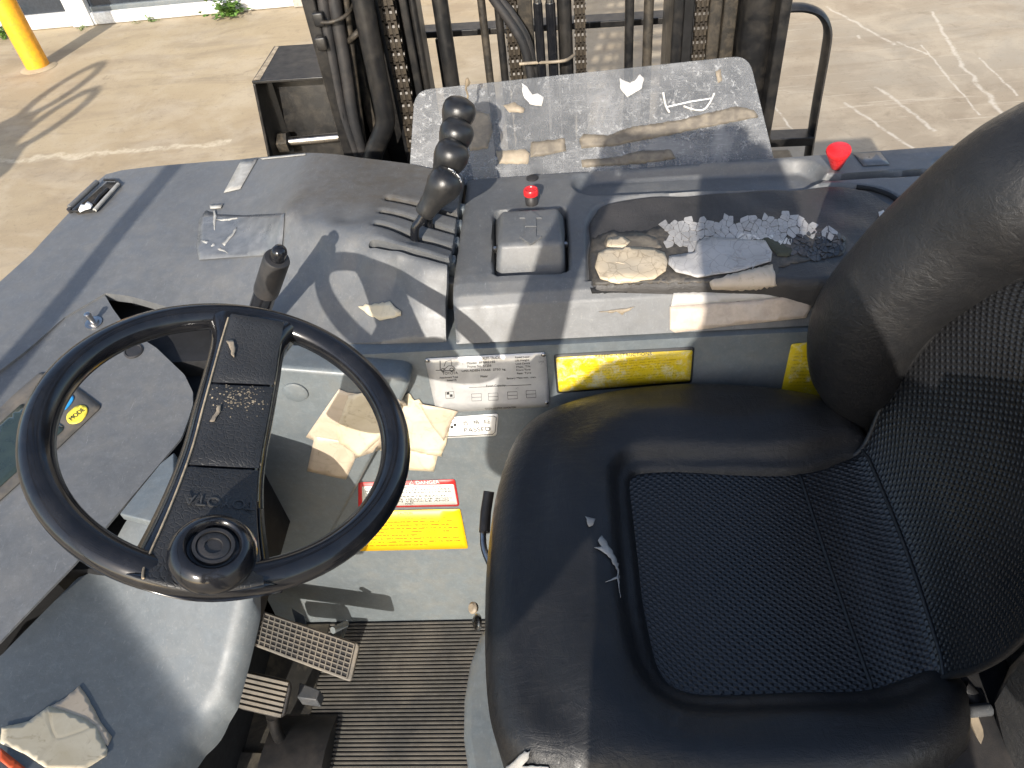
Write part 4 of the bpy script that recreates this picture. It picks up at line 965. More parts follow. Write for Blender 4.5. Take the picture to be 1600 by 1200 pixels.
decal('tape_patch', [(950, 375), (972, 372), (985, 380), (975, 390), (948, 388)], 'pad', 'crackle_cream', pad, .0022, 5, .001, curl=.001)
decal('tape_patch', [(1045, 404), (1085, 397), (1090, 380), (1112, 374), (1150, 376), (1195, 380), (1206, 398), (1204, 412), (1150, 428), (1090, 436), (1056, 428), (1044, 416)], 'pad', 'pale_tape', pad, .0026, 5, .0012, curl=.0018, label='grey wrinkled tape patch on the armrest')
decal('tear_hole', [(1176, 376), (1200, 373), (1222, 384), (1238, 392), (1234, 402), (1215, 402), (1206, 392)], 'pad', 'foam_olive', pad, .0016, 5, .0006, jag=1)
decal('torn_edge', [(1108, 440), (1150, 430), (1206, 417), (1213, 446), (1160, 452), (1112, 450)], ['pad', 'console'], 'tan_paper', pad, .003, 6, .001, curl=.0012, jag=.6)
decal('edge_gap', [(922, 450), (1050, 440), (1110, 441), (1108, 448), (1040, 454), (925, 459)], ['console'], 'void', pad, .0012, 6, .0004, jag=.5)
decal('flake', [(1372, 334), (1380, 331), (1384, 338), (1374, 344)], 'pad', 'white_flake', pad, .002, 3, .001)
# masking tape folded over the console edge
tp_ = group('masking_tape', fork, 'beige tape strip folded over the console edge under the armrest')
decal('tape_top', [(1052, 458), (1108, 456), (1150, 452), (1268, 445), (1268, 460), (1160, 470), (1047, 479)], 'console', 'edge_tape', tp_, .0022, 7, .0008, curl=.0008, jag=.5)
decal('tape_front', [(1046, 478), (1160, 470), (1268, 459), (1266, 478), (1258, 496), (1150, 507), (1054, 519), (1046, 514)], 'console', 'stone_tape', tp_, .0028, 7, .0008, curl=.0007)
decal('torn_tape', [(935, 487), (970, 482), (992, 479), (985, 484), (972, 492), (966, 488)], 'console', 'tan_adhesive', fork, .0012, 4, .0006, jag=.6)
decal('tape_square', [(1333, 241), (1375, 239), (1390, 258), (1349, 260)], 'console', 'grey_tape', fork, .0010, 8, .0004)
tube('console_groove', [cast('console', *a, .0008)[0] for a in ((1338, 292), (1365, 296), (1392, 306), (1412, 322))], .0035, 'void', fork, 8, k=4)

# ---- clear shield behind the console
s0, s1, s2, s3 = at(640, 262, Y=1.083), at(1212, 245, Y=1.083), at(1172, 86, Y=1.165), at(648, 141, Y=1.165)
sb_ = True
sn = np.cross(s1 - s0, s3 - s0); sn /= np.linalg.norm(sn); sn = sn if sn[1] < 0 else -sn; s2 = onplane(1170, 86, s0, sn); s0, s1 = onplane(638, 292, s3, sn), onplane(1216, 275, s3, sn)
sh = roundpoly([s0, s1, s2, s3], .026, 6)
shield = prism('shield', sh, -sn * .004, 'shield_plastic', fork, .0006, label='scratched clear plastic shield between console and mast', target='shield')
for nm_, pl_, m_ in (('paper_scrap', [(968, 122), (975, 126), (984, 130), (992, 126), (1000, 116), (1006, 122), (1003, 138), (980, 152), (970, 140)], 'white_flake'),
                     ('paper_scrap', [(815, 130), (824, 136), (832, 148), (840, 146), (850, 152), (846, 166), (828, 163), (818, 150)], 'white_flake'),
                     ('paper_scrap', [(786, 165), (805, 160), (820, 170), (818, 176), (796, 176)], 'tan_adhesive'),
                     ('residue_strip', [(905, 218), (912, 209), (950, 212), (980, 200), (1060, 188), (1150, 166), (1178, 172), (1185, 183), (1130, 194), (1040, 212), (960, 228), (908, 232)], 'brown_residue'),
                     ('residue_strip', [(908, 250), (960, 246), (1000, 236), (1048, 234), (1056, 248), (1000, 256), (910, 262)], 'brown_residue'),
                     ('residue_strip', [(830, 222), (882, 216), (885, 236), (850, 244), (828, 246)], 'brown_residue'),
                     ('residue_strip', [(775, 236), (820, 233), (828, 240), (824, 257), (780, 256)], 'tan_adhesive'),
                     ('residue_strip', [(730, 170), (744, 172), (764, 178), (770, 204), (762, 232), (735, 236), (728, 200)], 'tan_adhesive'),
                     ('paper_scrap', [(1118, 112), (1126, 108), (1128, 126), (1122, 130)], 'tan_adhesive')):
    decal(nm_, pl_, 'shield', m_, shield, .0006, 6, .0002, jag=.5)
decal('plastic_scratch', [(1043, 166), (1078, 158), (1112, 153), (1112, 154.5), (1078, 160), (1043, 168)], 'shield', 'white_ink', shield, .0006, 5, 0)
tube('scratch_glue', [cast('shield', *a, .001)[0] for a in ((1036, 145), (1040, 165), (1046, 176))], .0016, 'white_flake', shield, 6, k=4)
tube('scratch_glue', [cast('shield', *a, .001)[0] for a in ((1068, 166), (1082, 171), (1098, 172), (1108, 162), (1116, 146))], .0014, 'white_flake', shield, 6, k=4)
tw = empty('dry_twig', tuple(at(728, 160, Y=1.09)), label='thin dry twig stuck upright behind the farthest lever knob', cat='twig')
tube('stem', [at(727, 165, Y=1.10), at(731, 150, Y=1.10), at(728, 138, Y=1.10), at(731, 124, Y=1.10)], .0016, 'twig', tw, 6, k=4)
tube('seed_head', [at(729, 134, Y=1.10), at(731, 128, Y=1.10), at(730, 122, Y=1.10)], [.003, .0045, .002], 'twig', tw, 6)

# ---- mast
mast = group('mast', fork, 'black greasy lift mast with chains, hoses and cylinders')
ZB, ZT = .12, 2.6
def mx_(px, Y): return at(px, 100, Y=Y)[0]
def mbox(name, xl, xr, Y0, Y1, m, bv=.004, z0=ZB, z1=ZT, lab=None): return box(name, (mx_(xl, Y0), Y0, z0), (mx_(xr, Y0), Y1, z1), m, mast, bv, label=lab)
def mrod(name, xl, xr, Y, m, z0=ZB, z1=ZT, seg=18):
    a, b = mx_(xl, Y), mx_(xr, Y); x = (a + b) / 2; r = (b - a) / 2
    return tube(name, [(x, Y, z0), (x, Y, z1)], r, m, mast, seg)
mbox('outer_channel', 497, 517, 1.40, 1.62, 'black_paint', .003)
mbox('channel_web', 517, 606, 1.56, 1.60, 'black_paint', .003)
def mhose(name, pts_, r, m='black_rubber'): return tube(name, [at(a, b, Y=y_) for a, b, y_ in pts_], r, m, mast, 14, k=6)
mhose('hose', [(490, -120, 1.41), (499, -40, 1.41), (509, 30, 1.41), (522, 110, 1.41), (536, 180, 1.41), (556, 240, 1.41), (570, 290, 1.41)], .0105)
mhose('hose', [(505, -120, 1.415), (517, -40, 1.415), (527, 30, 1.415), (541, 110, 1.415), (551, 180, 1.415), (566, 240, 1.415), (580, 290, 1.415)], .0125)
mhose('hose', [(525, -120, 1.43), (536, -40, 1.43), (544, 30, 1.43), (553, 110, 1.43), (562, 180, 1.43), (570, 240, 1.43)], .007, 'greasy_steel')
mbox('guide_bar', 551, 566, 1.47, 1.52, 'greasy_steel', .002)
tube('lift_pipe', [at(a, b, Y=1.40) for a, b in ((545, -160), (560, -40), (574, 40), (590, 120), (599, 165), (602, 190), (596, 210), (584, 240), (574, 290))], .0195, 'black_paint', mast, 20, k=6)
mbox('inner_channel', 604, 610, 1.44, 1.62, 'black_paint', .002)
mbox('channel_web', 610, 655, 1.54, 1.58, 'void', 0)
mbox('inner_channel', 641, 652, 1.44, 1.60, 'black_paint', .002)
mrod('rod', 655, 667, 1.46, 'black_paint')
mrod('tilt_rod', 690, 714, 1.44, 'black_paint')
mrod('rod', 757, 769, 1.48, 'greasy_steel'); mrod('rod', 781, 793, 1.48, 'black_paint')
mhose('hose', [(745, -60, 1.46), (766, -10, 1.46), (790, 25, 1.46), (814, 62, 1.46), (826, 100, 1.46), (832, 140, 1.46), (836, 200, 1.46)], .0085)
mhose('hose', [(757, -60, 1.47), (776, -10, 1.47), (800, 22, 1.47), (822, 58, 1.47), (833, 100, 1.47), (838, 140, 1.47), (841, 200, 1.47)], .0075)
mbox('guide_bar', 815, 837, 1.50, 1.54, 'greasy_steel', .002)
for xl, xr in ((839, 853), (857, 872)):
    mrod('hydraulic_tube', xl, xr, 1.43, 'black_gloss', z1=at(xl, 4, Y=1.43)[2]); mrod('tube_fitting', xl + 1, xr - 1, 1.43, 'bare_steel', z0=at(xl, 4, Y=1.43)[2])
mrod('lift_cylinder', 874, 896, 1.47, 'black_paint', seg=28)
mrod('rod', 975, 989, 1.48, 'black_paint'); mrod('rod', 1003, 1018, 1.48, 'greasy_steel'); mbox('inner_channel', 1047, 1064, 1.46, 1.60, 'black_paint', .004)
mbox('channel_web', 1064, 1108, 1.55, 1.58, 'void', 0)
mbox('guide_bar', 1101, 1120, 1.46, 1.52, 'greasy_steel', .003); mbox('guide_bar', 1122, 1143, 1.47, 1.53, 'greasy_steel', .003)
mbox('channel_web', 1143, 1156, 1.54, 1.58, 'void', 0)
mbox('outer_channel', 1154, 1204, 1.43, 1.62, 'black_paint', .018); mbox('channel_flange', 1206, 1223, 1.40, 1.60, 'black_paint', .003)
# leaf chains, link by link
def link_mesh(wd):
    V = []; Fc = []
    def bx(x0, x1, y0, y1, z0, z1):
        b = len(V); V.extend([(x, y, z) for x in (x0, x1) for y in (y0, y1) for z in (z0, z1)])
        Fc.extend([tuple(b + k for k in f) for f in ((0, 1, 3, 2), (4, 6, 7, 5), (0, 4, 5, 1), (2, 3, 7, 6), (0, 2, 6, 4), (1, 5, 7, 3))])
    p = .0254
    for k in (-.42, -.08, .26): bx(wd * k, wd * (k + .16), -.009, .009, -.010, p * .5)
    for k in (-.25, .09): bx(wd * k, wd * (k + .16), -.0075, .0075, p * .38, p * .98)
    b = len(V)
    for x in (-wd * .5, wd * .5):
        for j in range(8): V.append((x, .006 * math.cos(j * .785), .006 * math.sin(j * .785)))
    for j in range(8): Fc.append((b + j, b + (j + 1) % 8, b + 8 + (j + 1) % 8, b + 8 + j))
    Fc.append(tuple(range(b, b + 8))); Fc.append(tuple(range(b + 15, b + 7, -1)))
    me = bpy.data.meshes.new('link'); me.from_pydata(V, [], Fc); me.materials.append(MAT['chain_steel']); return me
for xl, xr, Y in ((609, 636, 1.45), (795, 816, 1.50), (899, 917, 1.47), (1079, 1099, 1.45)):
    a, b = mx_(xl, Y), mx_(xr, Y); me = link_mesh((b - a)); z = .80
    ch = group('lift_chain', fork, 'greasy leaf chain of the mast')
    box('backing', (a + .001, Y + .012, .7), (b - .001, Y + .016, 1.6), 'void', ch, 0)
    while z < 1.45:
        o = bpy.data.objects.new('link', me); COL.objects.link(o); o.parent = ch; o.location = ((a + b) / 2, Y, z); z += .0254
# clips and ties on the hoses
for a, b in (((498, 30), 0), ((502, 68), 0)):
    q = at(*a, Y=1.39); box('hose_clip', (q[0] - .010, 1.385, q[2] - .012), (q[0] + .010, 1.398, q[2] + .012), 'black_paint', mast, .003)
tube('cable_tie', [at(x, y, Y=Y) for x, y, Y in ((497, 34, 1.39), (515, 35, 1.385), (535, 28, 1.39), (548, 16, 1.41), (552, 6, 1.44))], .0035, 'greasy_steel', mast, 8, k=5)
tube('cable_tie', [at(x, y, Y=Y) for x, y, Y in ((545, 64, 1.42), (556, 54, 1.41), (562, 48, 1.42))], .006, 'greasy_steel', mast, 8, k=5)
tube('cable_tie', [at(x, y, Y=Y) for x, y, Y in ((812, 100, 1.44), (838, 98, 1.43), (862, 97, 1.405), (884, 94, 1.41), (897, 86, 1.45))], .003, 'tan_adhesive', mast, 8, k=5)
# carriage backrest behind the mast
bk = group('load_backrest', fork, 'black flat bar hoop and rails of the load backrest')
YB = 1.75
def bar(name, p, q, wy, hz, m='black_paint'):
    p = np.array(p); q = np.array(q); d = q - p; L = np.linalg.norm(d); d /= L; s_ = np.cross(d, [0, 1, 0]); V = []
    for c in (p, q):
        for a, b in ((-1, -1), (1, -1), (1, 1), (-1, 1)): V.append(c + s_ * a * hz / 2 + np.array([0, 1, 0]) * b * wy / 2)
    return bevel(mesh(name, V, [(0, 1, 2, 3), (7, 6, 5, 4), (0, 4, 5, 1), (1, 5, 6, 2), (2, 6, 7, 3), (3, 7, 4, 0)], m, bk, smooth=False), .002)
bar('rail', at(655, 50, Y=YB), at(1060, 25, Y=YB), .05, .014)
for x in (684, 884): bar('upright', at(x, 60, Y=YB), at(x, 60, Y=YB) - [0, 0, .6], .012, .012)
hl = [at(1225, 12, Y=YB), at(1258, 12, Y=YB), at(1282, 22, Y=YB), at(1293, 45, Y=YB), at(1290, 80, Y=YB), at(1276, 160, Y=YB), at(1264, 235, Y=YB), at(1254, 300, Y=YB)]
tube('hoop', hl, .0085, 'black_paint', bk, 8, k=6, sc=(2.6, 1.0), up=(0, 1, 0))
bar('rail', at(1200, 217, Y=YB), at(1268, 214, Y=YB), .05, .022)
# wheel guard on the straddle leg
wg = group('wheel_guard', fork, 'black open steel guard over the load wheel')
g0, g1, g2, g3 = at(393, 127, z=.86), at(520, 119, z=.86), at(520, 66, z=.86), at(428, 72, z=.86)
prism('top_plate', [g0, g1, g2, g3], (0, 0, -.008), 'black_paint', wg, .002)
lo = at(419, 250, Y=g0[1]); prism('side_plate', [g0 - [0, 0, .009], g3 - [0, 0, .009], g3 * [1, 1, 0] + [0, 0, .25], lo * [1, 1, 0] + [.0, 0, .30], lo], (.008, 0, 0), 'black_paint', wg, .002)
box('back_plate', (g0[0] + .010, g0[1] + .11, .25), (g1[0] + .1, g0[1] + .118, .85), 'black_paint', wg, .002)
prism('paint_chip', [g0 + [.004, .004, .0006], g0 * .9 + g1 * .1 + [0, .006, .0006], g3 * .9 + g2 * .1 + [0, -.01, .0006], g3 + [.006, -.004, .0006]], (0, 0, .0004), 'cream_line', wg)
tube('axle', [at(452, 221, Y=g0[1] + .06), at(530, 214, Y=g0[1] + .06)], .013, 'bare_steel', wg, 18)
lathe('axle_nut', [(.03, 0), (.03, .04), (.02, .05)], at(452, 221, Y=g0[1] + .06), (-1, 0, 0), 'greasy_steel', wg, 6)
box('straddle_leg', (-.80, 1.05, .06), (-.60, 2.5, .26), 'black_paint', fork, .01); box('straddle_leg', (.62, 1.05, .06), (.82, 2.5, .26), 'black_paint', fork, .01)
for sx in (-.70, .72): lathe('load_wheel', [(.10, -.06), (.125, -.055), (.125, .055), (.10, .06)], (sx, 2.3, .128), (1, 0, 0), 'black_rubber', fork, 30)
for sx in (-.5, .75): lathe('drive_wheel', [(.12, -.06), (.165, -.055), (.165, .055), (.12, .06)], (sx, .40, .168), (1, 0, 0), 'black_rubber', fork, 30)

# ---- plates and stickers
npl = group('name_plate', fork, 'silver maker plate riveted to the footwell panel')
decal('plate', [(664, 559), (853, 549), (859, 634), (682, 644)], 'wall', 'name_plate', npl, .0012, 12, .0008, rad=6)
W_ = 'wall'
def T_(body, a, b, h, m='grey_ink', par=npl, tgt=W_, off=.0023): return text_px('lettering', body, a, b, tgt, h, m, par, off)
T_('TOYOTA FORKLIFT TRUCK', (727, 562), (781, 559), 4.2); T_('Model  8FBRE16S', (730, 567.5), (774, 565), 3.5); T_('Frame No. 51256', (731, 573), (768, 571), 3.5); T_('UNLADEN MASS  2750 kg', (722, 579.5), (790, 576.5), 3); T_('TOYOTA', (692, 584), (716, 582.5), 4); T_('Attachment Type', (687, 590), (716, 588.5), 3); T_('Sideshift', (699, 594), (714, 593), 2.6)
T_('Model', (751, 588), (762, 587.5), 3); T_('Rated Capacity', (760, 603), (790, 601.5), 3.2); T_('TOYOTA INDUSTRIES CORPORATION', (758, 638.5), (806, 636), 2.6)
for k, (a, b) in enumerate(((805, 558), (805, 563), (806, 568), (807, 573), (807, 578), (808, 583), (792, 591))): T_(['Rated Load', 'Lift Height', 'Load Centre', 'Max. Tilt', 'Front Tyre', 'Rear Tyre', 'Battery Mass min.  max.'][k], (a, b), (a + (22 if k < 6 else 46), b - (1.2 if k < 6 else 2.4)), 2.6)
def ln(P, r=.0004, par=npl, tgt=W_, m='grey_ink', off=.0022): return tube('ruled_line', [cast(tgt, *p, off)[0] for p in P], r, m, par, 5)
ln([(733, 604), (830, 599.5)]); 
for (x, y) in ((737, 614), (763, 613), (793, 611), (822, 609)):
    ln([(x, y), (x + 15, y - .7), (x + 15.5, y + 10.3), (x + .6, y + 11), (x, y)], .0003); ln([(x + .3, y + 5.5), (x + 15.2, y + 4.8)], .0003)
ln([(681, 577), (692, 577), (701, 570), (707, 570), (711, 574), (711, 577), (692, 578)], .0005); ln([(688, 577), (688, 562)], .0005); ln([(694, 571), (697, 563), (705, 561), (706, 569)], .0004)
for c in ((692.5, 576.5), (706, 576)): ln([(c[0] + 3 * math.cos(t), c[1] + 2.6 * math.sin(t)) for t in np.linspace(0, 6.283, 11)], .0005)
ln([(696, 611), (709, 610), (710, 620), (697, 621), (696, 611)], .0004)
for c in ((700, 613), (705, 616.5)): decal('mark', [(c[0] - 2, c[1] - 2), (c[0] + 2, c[1] - 2.2), (c[0] + 2.3, c[1] + 1.6), (c[0] - 1.8, c[1] + 2)], W_, 'black_ink', npl, .0022, 4, .0002)
for a in ((668, 562), (849, 553), (854, 628)): 
    q, n_q = cast(W_, *a, .0012); lathe('rivet', [(.0035, 0), (.003, .0015), (.0012, .0024), (0, .0025)], q, n_q, 'bare_steel', npl, 14)
yw = group('safety_sticker', fork, 'scratched yellow instruction sticker right of the maker plate')
decal('backing', [(865, 553), (1085, 541), (1081, 597), (870, 614)], 'wall', 'black_ink', yw, .0010, 14, .0003, rad=5)
decal('face', [(868.5, 557), (1082, 545.5), (1078, 594), (873, 611)], 'wall', 'sticker_worn', yw, .0016, 12, .0003, rad=4, quad=((873, 611), (1078, 594), (868.5, 557)))
T_('SAFETY INSTRUCTIONS', (930, 558), (1018, 553), 4.4, 'grey_ink', yw, off=.0021)
yw2 = group('warning_sticker', fork, 'dirty yellow sticker half hidden by the backrest')
decal('face', [(1236, 536), (1300, 530), (1345, 560), (1345, 665), (1220, 610)], 'wall', 'sticker_worn', yw2, .0016, 12, .0003, rad=4, quad=((1220, 610), (1345, 610), (1236, 536)))
psd = group('inspection_sticker', fork, 'white inspection sticker reading passed below the maker plate')
decal('face', [(690, 652), (779, 645), (776, 680), (690, 684)], 'wall', 'white_ink', psd, .0012, 12, .0003, rad=5)
ln([(693, 653.5), (772, 648.5), (775.5, 651), (773.5, 674), (770, 677), (693, 681)], .0005, psd, m='black_ink')
T_('合  格  証', (723, 662), (766, 659.5), 6, 'black_ink', psd, off=.002); T_('PASSED', (726, 674), (767, 671.5), 6.2, 'black_ink', psd, off=.002)
for c in ((706, 666), (711, 662.5)): decal('mark', [(c[0] - 2, c[1] - 2), (c[0] + 2, c[1] - 2.2), (c[0] + 2.3, c[1] + 1.6), (c[0] - 1.8, c[1] + 2)], W_, 'black_ink', psd, .002, 4, .0002)
ln([(703, 659), (715, 658), (716, 671), (700, 672)], .0003, psd, m='black_ink')
dng = group('danger_sticker', fork, 'faded red and white danger sticker partly behind the wheel rim')
decal('border', [(560, 753), (711, 748), (718, 790), (560, 793)], 'wall', 'red_paint', dng, .0010, 14, .0003, rad=4)
decal('panel', [(566, 759), (709, 755.5), (715, 787), (566, 790)], 'wall', 'danger_white', dng, .0015, 12, .0003, rad=2)
T_('DANGER', (651, 755), (687, 753.5), 5, 'white_ink', dng, off=.0020); ln([(640, 755), (643.5, 749.5), (647, 754.8), (640, 755)], .0006, dng, m='white_ink')
for k, (t, a, b) in enumerate((('MAKE SURE THAT NO ONE IS', (572, 763.5), (690, 760)), ('BETWEEN VEHICLE AND MAST', (572, 767.5), (704, 763.5)), ('WHEN OPERATE REACH LEVER', (572, 771.5), (706, 767.5)), ('DO NOT OPERATE REACH', (572, 777.5), (696, 774)), ('LEVER WHILE HEAD OR BODY', (572, 781.5), (708, 777.8)), ('IS BETWEEN VEHICLE AND', (572, 785), (702, 781.5)), ('MAST.', (634, 787), (648, 786.4)))): T_(t, a, b, 2.6, 'grey_ink', dng, off=.0020)
cau = group('caution_sticker', fork, 'bright yellow caution sticker with rows of fine print under the danger sticker')
decal('face', [(553, 798), (719, 794), (731.5, 856), (562, 860)], 'wall', 'sticker_yellow', cau, .0014, 14, .0003, rad=3, quad=((562, 860), (731.5, 856), (553, 798)))
T_('CAUTION', (622, 803), (645, 802), 3.6, 'grey_ink', cau, off=.0020)
# yellowed card stuck across the cover and panel
oldp = group('peeling_card', fork, 'yellowed peeling card glued over the panel under the wheel')
WC2 = ['cover', 'wall']
decal('card', [(530, 607), (542, 612), (585, 618), (640, 625), (628, 668), (600, 700), (556, 715), (520, 700), (478, 682)], WC2, 'tan_paper', oldp, .0010, 8, .0002)
decal('card', [(492, 680), (548, 690), (556, 714), (541, 748), (480, 735)], WC2, 'tan_paper', oldp, .0016, 8, .0002)
decal('card', [(545, 616), (600, 606), (628, 640), (598, 680), (562, 713), (530, 690), (525, 672)], WC2, 'old_paper', oldp, .0022, 8, .0002)
oldp2 = group('peeling_card', fork, 'crumpled yellowed card peeling beside the maker plate')
decal('card', [(638, 612), (648, 624), (655, 622), (664, 634), (690, 634), (712, 646), (706, 654), (698, 690), (690, 712), (655, 706), (636, 700), (610, 640)], 'wall', 'old_paper', oldp2, .0020, 8, .0003, curl=.0008, jag=.5)
decal('card', [(590, 685), (640, 700), (684, 712), (678, 736), (640, 734), (585, 696)], 'wall', 'old_paper', oldp2, .0010, 8, .0002)
decal('card', [(655, 628), (680, 632), (716, 640), (706, 656), (694, 686), (676, 664)], 'wall', 'tan_paper', oldp2, .0035, 7, .0004, curl=.0012)
decal('torn_label', [(560, 479), (610, 471), (616, 478), (628, 487), (627, 494), (594, 501), (576, 492)], 'cowl', 'old_paper', fork, .0014, 6, .0004, curl=.0006, jag=.7, label='torn cream label on the front of the lever hump')
# card on the lower cowl
oldp3 = group('peeling_card', fork, 'yellowed torn card stuck on the lower column cowl')
decal('card', [(124, 1072), (138, 1092), (158, 1130), (175, 1152), (168, 1166), (110, 1130), (78, 1104), (100, 1092)], 'lower', 'tan_paper', oldp3, .0008, 7, .0002, jag=.3)
decal('card', [(76, 1104), (100, 1112), (132, 1124), (150, 1136), (168, 1172), (166, 1182), (130, 1205), (70, 1200), (40, 1180), (0, 1162), (2, 1138), (44, 1128)], 'lower', 'old_paper', oldp3, .0014, 8, .0002, jag=.2)
decal('orange_strip', [(0, 1170), (40, 1202), (30, 1214), (0, 1190)], 'lower', 'orange_red', fork, .0015, 6, .0012)

# ---- dash fittings
dsp = group('display', fork, 'dash display with a blue and a yellow button')
decal('bezel', [(-60, 700), (20, 620), (64, 582), (118, 604), (158, 634), (156, 640), (80, 712), (-40, 820)], 'dash', 'bezel', dsp, .0012, 12, .0008, rad=6)
decal('screen', [(-40, 700), (36, 632), (60, 642), (101, 668), (100, 674), (40, 728), (-40, 800)], 'dash', 'lcd', dsp, .0024, 10, .0006, rad=5)
decal('blue_button', [(90, 629), (106, 618), (116, 621), (115, 629), (105, 641), (95, 643), (88, 638)], 'dash', 'blue_button', dsp, .0024, 4, .0010, curve=True)
decal('mode_button', [(106, 651), (116, 640), (126, 635), (136, 637), (138, 646), (130, 659), (118, 664), (108, 662)], 'dash', 'yellow_button', dsp, .0024, 4, .0010, curve=True)
text_px('lettering', 'MODE', (114, 660), (135, 643.5), 'dash', 6.5, 'black_ink', dsp, .0038)
q, n_q = cast('dash', 209, 549, 0); lathe('rubber_plug', [(.0135, -.002), (.0135, .0015), (.0115, .0025), (.0105, .0012), (0, .0012)], q, n_q, 'black_rubber', fork, 28)
# stud on the cowl
stud = group('stud_bolt', fork, 'short bright stud bolt with washer')
q, n_q = cast(['cowl', 'dash'], 147, 505, 0); ax2 = np.array([.05, .0, 1.]); lathe('washer', [(.0125, 0), (.0125, .0018), (.008, .0022), (.008, .005), (.0055, .0055)], q, n_q, 'bare_steel', stud, 26)
lathe('shank', [(.0040, .004), (.0040, .016), (.0048, .0165), (.0048, .021), (.003, .0225), (0, .0225)], q, n_q, 'bare_steel', stud, 18)
# recessed latch on the cowl with wire bail
lat = group('latch_handle', fork, 'recessed latch with a wire bail at the edge of the cowl')
decal('recess', [(168, 285), (184, 286), (184, 294), (150, 332), (122, 336), (116, 330), (130, 318)], 'cowl', 'greasy_steel', lat, .0008, 5, .0003)
cw = lambda a, b, o=.004: cast('cowl', a, b, o)[0]
tube('bail', [cw(112, 333), cw(150, 333), cw(189, 291), cw(182, 284), cw(166, 286, .007)], .0022, 'black_paint', lat, 8)
tube('roller', [cw(113, 330, .008), cw(156, 290, .008)], .0048, 'grey_plastic', lat, 12); tube('lever_bar', [cw(151, 333, .006), cw(188, 292, .006)], .0034, 'silver_tape', lat, 10)
tube('spring', [cw(150, 325, .006), cw(160, 312, .007), cw(172, 300, .006)], .0036, 'black_paint', lat, 8)
for a in ((112, 332),): lathe('pivot', [(.004, -.003), (.004, .006)], cw(*a, .003), (0, -.3, 1), 'black_rubber', lat, 14)
sc_o = decal('paper_scrap', [(128, 336), (132, 326), (137, 328), (142, 322), (150, 327), (146, 333), (138, 335), (130, 339)], 'cowl', 'white_ink', None, .009, 3, .001, curl=.004)
sc_o['label'] = 'crumpled white paper scrap caught in the cowl latch'; sc_o['category'] = 'paper'
# tape on the cowl
decal('silver_tape', [(378, 250), (404, 247), (376, 296), (350, 302)], 'cowl', 'silver_tape', fork, .0010, 8, .0004, label='silver tape strip on the cowl')
decal('silver_tape', [(405, 247), (478, 240), (478, 243), (410, 250)], 'cowl', 'silver_tape', fork, .0010, 6, .0004)
decal('grey_tape', [(322, 330), (340, 336), (380, 338), (446, 334), (442, 390), (440, 398), (380, 402), (312, 407), (308, 390), (312, 345)], 'cowl', 'grey_tape', fork, .0012, 8, .0004, curl=.0012, label='grey tape patch with peeled white edges on the cowl')
for pl_ in ([(328, 322), (350, 320), (346, 327), (330, 328)], [(338, 345), (372, 340), (373, 343), (350, 347)], [(314, 376), (330, 378), (352, 392), (358, 398), (340, 390), (322, 382)], [(348, 383), (366, 362), (372, 356), (368, 366), (352, 386)], [(336, 328), (340, 340), (336, 362), (334, 350)]):
    decal('peeled_edge', pl_, 'cowl', 'silver_tape', fork, .0022, 4, .0005, jag=.6)

# ---- fine folds and dirt creases across the tape and cards
def folds(parent, target, m, n, area, ln_, seed, off):
    r_ = np.random.default_rng(seed); x0, y0, x1, y1 = area
    for _ in range(n):
        c = np.array([r_.uniform(x0, x1), r_.uniform(y0, y1)]); a = r_.uniform(0, 6.28); P = []
        for k in range(5):
            q = c + np.array([math.cos(a), math.sin(a) * .6]) * ln_ * (k / 4 - .5) + r_.normal(size=2) * ln_ * .05; p_, n_ = cast(target, q[0], q[1], off)
            if p_ is not None: P.append(p_)
        if len(P) == 5: tube('crease', P, [.0001, .0006, .0007, .0006, .0001], m, parent, 5, k=2)
folds(pad, 'pad', 'pale_tape', 12, (1090, 388, 1180, 420), 40, 3, .0038)
folds(pad, 'pad', 'crackle_cream', 10, (958, 400, 1018, 432), 30, 5, .0034)
# ---- overhead guard (above and behind the viewpoint)
og = group('overhead_guard', fork, 'black overhead guard above the operator')
for p in ((-.97, -.30),): tube('pillar', [(p[0], p[1], .12), (p[0], p[1], 2.12)], .019, 'black_paint', og, 14)
for x in (-.97, .25): box('side_rail', (x - .03, -.32, 2.12), (x + .03, 1.12, 2.18), 'black_paint', og, .006)
for i in range(9): box('roof_bar', (-.94, -.30 + i * .17, 2.13), (.22, -.265 + i * .17, 2.17), 'black_paint', og, .004)
box('step', (-1.0, -.34, .06), (-.74, -.22, .12), 'black_paint', og, .005)
# ---- unseen posts added to cast the ringed shadows on the yard
for k, (x, y, hh, lab) in enumerate(((-3.42, .62, 1.9, 'added shadow-casting post with ring top left of the truck, nearer one'), (-3.56, 1.12, 1.86, 'added shadow-casting post with ring top left of the truck, farther one'))):
    o = empty('shadow_post', (x, y, 0), label=lab, cat='post'); o['group'] = 'added shadow casters left of the truck'
    prism('blade', [(x - .16, y, .004), (x + .16, y, .004), (x + .16, y, hh - .5), (x + .06, y, hh - .36), (x - .06, y, hh - .36), (x - .16, y, hh - .5)], (0, .03, 0), 'black_paint', o, .003)
    tube('ring', [(x + .085 * math.cos(t), y + .015, hh - .19 + .19 * math.sin(t)) for t in np.linspace(-1.5708, 4.7124, 28)], .028, 'black_paint', o, 10, cap=False)

